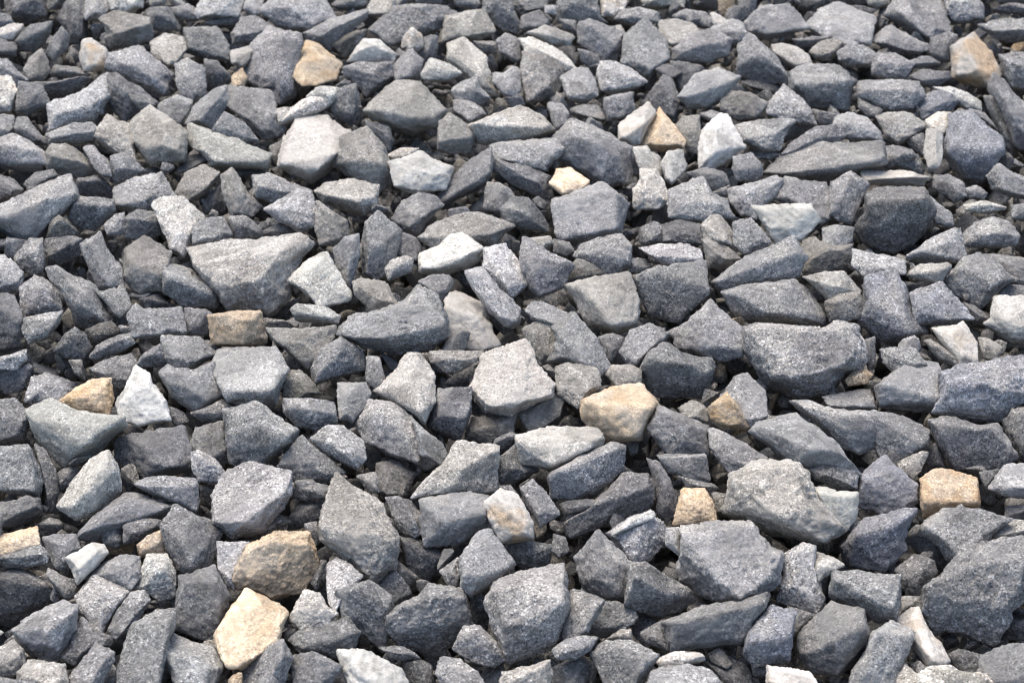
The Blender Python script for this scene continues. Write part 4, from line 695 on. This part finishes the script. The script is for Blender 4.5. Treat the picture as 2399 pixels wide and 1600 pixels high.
n3|938,1260 972,1260 1033,1291 1037,1322 1003,1360 964,1383 953,1329|941,1264 980,1299 1033,1306||dark grey many-sided stone between the big teardrop grey stone and the mottled cream egg-shaped stone
n4|903,1444 941,1413 980,1398 1003,1368 1056,1375 1087,1398 1098,1444 1087,1482 1056,1513 1026,1536 972,1521 926,1498 903,1475|918,1444 1003,1398 1087,1413||big slate grey chunky stone between the white oval slab and the square-faced light grey stone
n5|1064,1513 1087,1467 1125,1467 1163,1505 1183,1544 1156,1563 1110,1551 1072,1528|||mid grey chunky stone between the square-faced light grey stone and the white oval slab
n5|1014,1559 1033,1536 1079,1544 1118,1574 1163,1645 1056,1645|||mid grey long flat stone between the white oval slab and the square-faced light grey stone
n3|941,1551 980,1544 1010,1559 1018,1645 980,1645|||
n3|888,1368 926,1337 957,1375 964,1398 918,1421 895,1444|||small dark grey pointed stone between the big teardrop grey stone and the white oval slab
g6|1156,1645 1179,1574 1240,1559 1286,1544 1294,1574 1278,1645|||light warm grey long flat stone between the white oval slab and the orange-tan stump-shaped stone
n5|1332,1398 1355,1383 1393,1398 1416,1413 1393,1444 1378,1482 1340,1513 1309,1498 1324,1452|||mid grey tall stone between the square-faced light grey stone and the broad pale grey plate
n4|1385,1436 1408,1410 1447,1410 1485,1429 1493,1452 1462,1475 1416,1490 1393,1513 1382,1475|1393,1436 1477,1436||slate grey chunky stone between the square-faced light grey stone and the broad pale grey plate
n5|1294,1521 1324,1498 1363,1490 1401,1490 1385,1521 1347,1544 1309,1544|||mid grey wide stone below the square-faced light grey stone, towards the broad pale grey plate
c5|1416,1498 1454,1475 1477,1475 1481,1505 1447,1505|||
n5|1385,1528 1416,1501 1477,1501 1516,1521 1546,1521 1539,1544 1516,1582 1477,1645 1439,1645 1401,1567|||mid grey wide stone beside the square-faced light grey stone, towards the broad pale grey plate
n3|1179,1276 1240,1268 1294,1276 1286,1322 1225,1337 1202,1306|||dark grey wide stone between the mottled cream egg-shaped stone and the square-faced light grey stone
n4|1297,1253 1324,1260 1332,1291 1309,1306 1294,1291|||
n3|1286,1567 1363,1536 1385,1559 1355,1645 1301,1645|||dark grey wide stone below the square-faced light grey stone, towards the broad pale grey plate
n5|1171,1138 1194,1138 1209,1153 1179,1153|||
n2|1309,1176 1401,1168 1393,1191 1324,1207|||
n3|1102,1398 1133,1390 1148,1459 1110,1459|||
n4|888,1513 934,1513 1003,1536 980,1544 918,1544|||
n5|1897,1100 1943,1084 1989,1084 2008,1115 2004,1145 1966,1145 1912,1123|||mid grey wide stone beside the huge warm grey stone, towards the bright white nugget
g6|1710,1115 1752,1092 1805,1080 1855,1077 1889,1107 1905,1145 1920,1176 1958,1214 1981,1237 1951,1260 1912,1268 1867,1253 1805,1237 1767,1222 1721,1214 1690,1199 1706,1161|1717,1123 1851,1092 1897,1191 1805,1214||huge warm grey stone beside the bright white nugget
w8|1905,1142 1935,1142 1958,1153 1989,1153 2008,1165 2008,1207 1981,1245 1958,1256 1943,1214 1912,1191|1920,1157 1997,1168||bright white nugget beside the huge warm grey stone
n6|1591,1237 1675,1222 1752,1222 1782,1253 1805,1283 1836,1291 1828,1345 1805,1383 1767,1413 1713,1421 1652,1398 1606,1368 1591,1322|1599,1253 1767,1237 1821,1306 1729,1398||broad pale grey plate below the orange-tan stump-shaped stone
n6|1560,1237 1595,1237 1595,1306 1560,1276|||
n7|1836,1299 1882,1272 1905,1279 1912,1314 1912,1368 1935,1398 1920,1436 1882,1429 1836,1413 1821,1398 1836,1352|1847,1306 1901,1291 1909,1383||pale grey chunky stone beside the broad pale grey plate, towards the bright white nugget
g7|1912,1291 1951,1306 1981,1325 1951,1337 1920,1360 1912,1337|||
n5|1560,1452 1637,1421 1729,1406 1798,1383 1805,1413 1782,1436 1752,1482 1729,1505 1690,1513 1629,1521 1576,1528 1564,1490|1572,1459 1667,1456 1782,1413||mid grey long flat stone below the orange-tan stump-shaped stone, towards the broad pale grey plate
n4|1499,1482 1553,1452 1568,1490 1568,1528 1514,1505|||
b5|1744,1513 1752,1482 1790,1436 1821,1421 1867,1429 1859,1475 1851,1528 1828,1551 1767,1563 1752,1544|1752,1501 1844,1498||bluish grey chunky stone below the broad pale grey plate, towards the leaning cream stone
n4|1844,1421 1912,1440 1874,1475 1859,1498|||
n4|1867,1490 1920,1436 1958,1413 1997,1421 2027,1444 2035,1482 2020,1528 1981,1567 1951,1582 1905,1574 1874,1544|1874,1505 1958,1501 2027,1467||slate grey chunky stone between the cream stone with a tan corner and the rust-topped cube
n5|1951,1352 1974,1337 2020,1337 2050,1345 2089,1345 2108,1368 2108,1421 2096,1452 2058,1456 2035,1444 1997,1413 1966,1406 1943,1398|1958,1360 2073,1375 2100,1429||big mid grey chunky stone between the leaning cream stone and the bright white nugget
n6|2066,1467 2050,1456 2096,1456 2134,1475 2134,1505 2119,1544 2104,1574 2089,1645 1974,1645 1997,1567 2027,1528 2035,1490|2050,1475 2112,1490 2035,1574||light grey chunky stone below the massive ridged grey stone, towards the leaning cream stone
c7|2096,1456 2127,1429 2157,1425 2161,1467 2203,1505 2223,1544 2211,1574 2173,1567 2142,1513 2134,1482|2154,1433 2188,1544||leaning cream stone below the massive ridged grey stone
g4|2127,1505 2150,1505 2173,1559 2157,1574 2123,1544|||
g7|2096,1574 2119,1551 2150,1582 2150,1645 2089,1645|||
g7|2150,1582 2180,1559 2226,1559 2257,1582 2257,1645 2150,1645|||pale warm grey wide stone below the massive ridged grey stone, towards the leaning cream stone
n5|2161,1375 2203,1352 2226,1322 2265,1283 2318,1268 2364,1260 2444,1253 2444,1383 2372,1421 2357,1467 2334,1509 2288,1498 2242,1482 2188,1479 2165,1452 2157,1406|2173,1379 2280,1322 2399,1314 2364,1429||massive ridged grey stone above the leaning cream stone
w6|2318,1253 2349,1222 2379,1218 2444,1222 2444,1260 2318,1268|||
n5|2150,1253 2165,1222 2203,1199 2234,1191 2288,1191 2341,1207 2364,1222 2326,1253 2311,1276 2265,1291 2226,1314 2211,1299 2188,1260|2165,1234 2226,1260 2249,1299||big mid grey wide stone between the rust-topped cube and the massive ridged grey stone
n3|2127,1253 2150,1230 2180,1237 2211,1276 2219,1306 2203,1329 2173,1306 2134,1276|||dark grey slanting stone between the rust-topped cube and the massive ridged grey stone
o5|2157,1123 2180,1107 2219,1103 2265,1111 2288,1130 2295,1191 2249,1191 2211,1191 2180,1207 2161,1207 2157,1168|2161,1176 2288,1176||rust-topped cube above the massive ridged grey stone
b5|2016,1115 2058,1077 2081,1073 2104,1100 2142,1130 2150,1153 2150,1176 2112,1199 2066,1203 2027,1191 2012,1161|2027,1123 2134,1145||big bluish grey chunky stone between the bright white nugget and the rust-topped cube
g5|2104,1084 2157,1057 2177,1061 2157,1100 2142,1123 2112,1107|||
b4|1989,1253 2027,1214 2066,1207 2119,1191 2150,1191 2134,1222 2112,1253 2127,1283 2104,1306 2073,1337 2020,1329 1989,1314 1974,1283|2004,1253 2104,1230||big bluish grey slanting stone below the bright white nugget, towards the rust-topped cube
n3|2096,1337 2142,1299 2188,1314 2196,1345 2165,1375 2157,1398 2127,1398 2112,1368|||dark grey chunky stone above the leaning cream stone, towards the massive ridged grey stone
n4|2112,1398 2157,1398 2157,1429 2127,1429 2104,1452|||
n6|2314,1145 2341,1107 2372,1088 2444,1088 2444,1161 2357,1161|||light grey many-sided stone above the massive ridged grey stone, towards the rust-topped cube
n4|2295,1107 2341,1100 2318,1138 2311,1161|||
n4|2357,1184 2444,1180 2444,1218 2357,1214|||
n4|1541,1065 1652,1065 1660,1107 1652,1130 1629,1138 1591,1115 1560,1107|1545,1073 1652,1077||slate grey wide stone between the orange-tan stump-shaped stone and the rusty brown chip
n4|1591,1115 1629,1138 1667,1130 1683,1145 1660,1153 1614,1145|||
c8|1537,1544 1576,1528 1637,1528 1652,1547 1606,1559 1553,1574|||
n6|1499,1645 1530,1570 1606,1555 1667,1570 1729,1645 1721,1645 1499,1645|||light grey long flat stone below the orange-tan stump-shaped stone, towards the broad pale grey plate
n3|1644,1544 1706,1536 1752,1559 1775,1645 1713,1645 1667,1574|||dark grey long flat stone below the broad pale grey plate, beside the leaning cream stone
c7|1798,1559 1836,1563 1897,1574 1943,1645 1951,1645 1798,1645|||cream stone with a tan corner beside the leaning cream stone
n5|2295,1536 2341,1513 2444,1501 2444,1645 2288,1645|||mid grey blocky stone beside the leaning cream stone, towards the massive ridged grey stone
n3|2219,1536 2249,1521 2303,1536 2288,1645 2249,1574|||small dark grey pointed stone below the massive ridged grey stone, towards the leaning cream stone
n3|2349,1452 2444,1452 2444,1498 2341,1498|||
g4|1667,1153 1706,1161 1690,1199 1675,1199|||
n3|2165,1054 2196,1038 2211,1092 2173,1092|||
n4|1759,1544 1828,1559 1798,1582 1767,1582|||"""
up = np.array([0, 0, 1.0])
LEAN = {2: .55, 3: .16, 4: .34, 5: .52, 6: .68, 7: .72, 8: .62, 9: .6}
SINK = {2: .006, 3: .024, 4: .008, 5: .0, 6: -.003, 7: -.004, 8: -.004, 9: -.004}
bulk_P, bulk_F, bulk_T, nb = [], [], [], 0
def add_bulk(P, F, T):
    global nb
    bulk_P.append(P); bulk_F.append(F+nb); bulk_T.append(T); nb += len(P)
def sharpen(O):
    """two blunt corners joined by a short edge become one broken point, as crushed rock has"""
    O = [np.array(p) for p in O]
    ar = lambda Q: abs(sum(a[0]*b[1]-a[1]*b[0] for a, b in zip(Q, Q[1:]+Q[:1])))/2
    a0 = ar(O); sz = math.sqrt(a0)
    for _ in range(4):
        n_ = len(O)
        if n_ <= 5: break
        best = None
        for i in range(n_):
            a, b, c, d = O[i-1], O[i], O[(i+1) % n_], O[(i+2) % n_]
            le = np.linalg.norm(c-b)
            if le > .42*sz: continue
            u, w2 = b-a, c-d; cr = u[0]*w2[1]-u[1]*w2[0]
            if abs(cr) < 1e-6: continue
            t = ((d-a)[0]*w2[1]-(d-a)[1]*w2[0])/cr; q = a+u*t
            if t < 1: continue
            e = max(np.linalg.norm(q-b), np.linalg.norm(q-c))
            h_ = np.linalg.norm(q-(b+c)/2)
            if h_ > .20*sz or e > .38*sz: continue
            if best is None or h_ < best[0]: best = (h_, i, q)
        if best is None: break
        _, i, q = best
        O = [q if k == i else p for k, p in enumerate(O) if k != (i+1) % n_]
    return np.array(O)
for idx, line in enumerate(DATA.split("\n")):
    kind, so, sr, fl, label = line.split("|")
    r = np.random.default_rng(1000+idx)
    O = np.array([[float(a) for a in p.split(",")] for p in so.split()])
    R = np.array([[float(a) for a in p.split(",")] for p in sr.split()]) if sr else np.zeros((0, 2))
    O = sharpen(O)
    cx, cy = O.mean(0)
    x, y = O.T; area = abs(np.dot(x, np.roll(y, -1))-np.dot(y, np.roll(x, -1)))/2
    G = hit(cx, cy, np.zeros(3), up)
    dist = np.linalg.norm(G-CAM); spx = math.sqrt(area); size = spx*dist/FX
    lv = int(kind[1]); v = nrm(CAM-G)
    dz = SINK[lv]+r.uniform(-.009, .006)+(.007 if spx < 50 and lv < 6 else 0)-(.42*size if fl == '^' else 0)
    C = G-v*dz
    size *= np.linalg.norm(C-CAM)/dist
    a = LEAN[lv]
    n = nrm(a*up+(1-a)*v+r.normal(size=3)*.13)
    if np.dot(n, v) < .45: n = nrm(n+v*.5)
    Oc = np.array([[cx, cy]])+(O-[cx, cy])*(1.0+5.0/spx)
    P0 = np.array([hit(px, py, C, n) for px, py in Oc])
    pts = [p for p in P0]
    h0 = (.42 if len(R) else .34)*r.uniform(.85, 1.2)
    if not len(R):
        ext = O-[cx, cy]; ev, U = np.linalg.eigh(ext.T@ext); major = U[:, 1]*math.sqrt(ev[1]/len(O)); minor = U[:, 0]*math.sqrt(ev[0]/len(O))
        if minor[1] < 0: minor = -minor
        k = r.uniform(-.5, .45)                    # where the crest runs between back (-) and front (+)
        R = np.array([[cx, cy]+major*r.uniform(-.85, -.45)+minor*(k+r.uniform(-.25, .25)), [cx, cy]+major*r.uniform(.45, .85)+minor*(k+r.uniform(-.25, .25)),
                      [cx, cy]+major*r.uniform(-.3, .3)+minor*(k+r.uniform(-.5, .3))])
    for px, py in R:
        q = hit(px, py, C, n); pts.append(q+nrm(CAM-q)*size*h0*r.uniform(.8, 1.15))
    cen = P0.mean(0)
    for p in P0:
        pts.append(cen+(p-cen)*r.uniform(.93, 1.0)-n*size*r.uniform(.10, .2))
        pts.append(cen+(p-cen)*r.uniform(.5, .75)-n*size*r.uniform(.38, .55))
    lvl = 6 if spx > 150 else (5 if spx > 62 else 4)
    P, F, edge, L = rock(pts, size, lvl, 50+idx, q=(120 if kind[0] in 'wctoC' else 300), fit=(n, v, P0))
    T = tint(kind, L, edge, idx)
    if not label:
        add_bulk(P, F, T); continue
    mk = kind[0].lower() if not (kind[0] == 'w' and lv < 8) else 'g'
    me = mesh_from("stone", P-C, F, T, MAT[mk])
    o = bpy.data.objects.new("stone", me); sc.collection.objects.link(o); o.location = C
    o["label"] = label; o["category"] = "stone"; o["group"] = "crushed stones lying in the heap"
# ------------------------------------------------------------------ the loose gravel between, below and around them
VAR = []
for k in range(26):
    r = np.random.default_rng(400+k)
    pts = r.normal(size=(9 if k % 3 else 13, 3))*np.array([.50, .38, .30]); pts /= (1+.6*(np.linalg.norm(pts, axis=1)[:, None]/.5)**2)**.5
    pts = pts*1.25
    for lvl in (3, 4):
        P, F, edge, L = rock(list(pts), 1.0, lvl, 900+k, chips=5, rough=.55, nchip=4)
        VAR.append((P, F, edge, L))
def rotm(r):
    q = nrm(r.normal(size=4)); w_, x, y, z = q
    return np.array([[1-2*(y*y+z*z), 2*(x*y-z*w_), 2*(x*z+y*w_)], [2*(x*y+z*w_), 1-2*(x*x+z*z), 2*(y*z-x*w_)], [2*(x*z-y*w_), 2*(y*z+x*w_), 1-2*(x*x+y*y)]])
r = np.random.default_rng(77)
def inside(x, y, m=0.0):
    d = np.array([x, y, 0])-CAM; f = d@fwd
    return abs(d@right)/f*FX < PW/2+m and abs(d@upv)/f*FX < PH/2+m
DARK = ['n3', 'n3', 'n4', 'n4', 'n4', 'n5', 'n5', 'g3', 'g4', 'g4', 'n3', 'g5']  # darker mix, so the chips' colour carries the shade of the gaps
def layer(z0, z1, step, fine, where, s0=.030, s1=.062, dark=False):
    for yy in np.arange(-1.0, 1.5, step):
        for xx in np.arange(-1.25, 1.25, step):
            x, y = xx+r.uniform(-.5, .5)*step, yy+r.uniform(-.5, .5)*step
            if not where(x, y): continue
            i = r.integers(len(VAR)//2)*2+(1 if fine and inside(x, y, 60) else 0)
            P, F, edge, L = VAR[i]; s = r.uniform(s0, s1)
            kd = r.choice(['n3', 'n4', 'n4', 'n5', 'n5', 'n6', 'g4', 'g5', 'g6', 'c7', 't6', 'w8'], p=[.12, .2, .12, .2, .1, .07, .06, .05, .04, .015, .015, .01])
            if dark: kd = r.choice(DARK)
            Q = (P@rotm(r).T)*s+np.array([x, y, r.uniform(z0, z1)])
            add_bulk(Q, F, tint(kd, L, edge, int(r.integers(1e6))))
layer(-.112, -.092, .042, False, lambda x, y: True)
layer(-.082, -.060, .036, True, lambda x, y: inside(x, y, 150), .028, .05)
layer(-.030, .004, .034, False, lambda x, y: not inside(x, y, 45), .034, .066)
r = np.random.default_rng(5)
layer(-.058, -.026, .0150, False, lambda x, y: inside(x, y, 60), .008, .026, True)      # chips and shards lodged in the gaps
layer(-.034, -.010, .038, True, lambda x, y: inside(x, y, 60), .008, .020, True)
layer(-.024, -.004, .080, True, lambda x, y: inside(x, y, 60), .013, .028)
me = mesh_from("gravel", np.concatenate(bulk_P), np.concatenate(bulk_F), np.concatenate(bulk_T), MAT['n'])
o = bpy.data.objects.new("gravel", me); sc.collection.objects.link(o); o["kind"] = "stuff"
o["label"] = "smaller grey crushed stones filling the gaps of the heap"
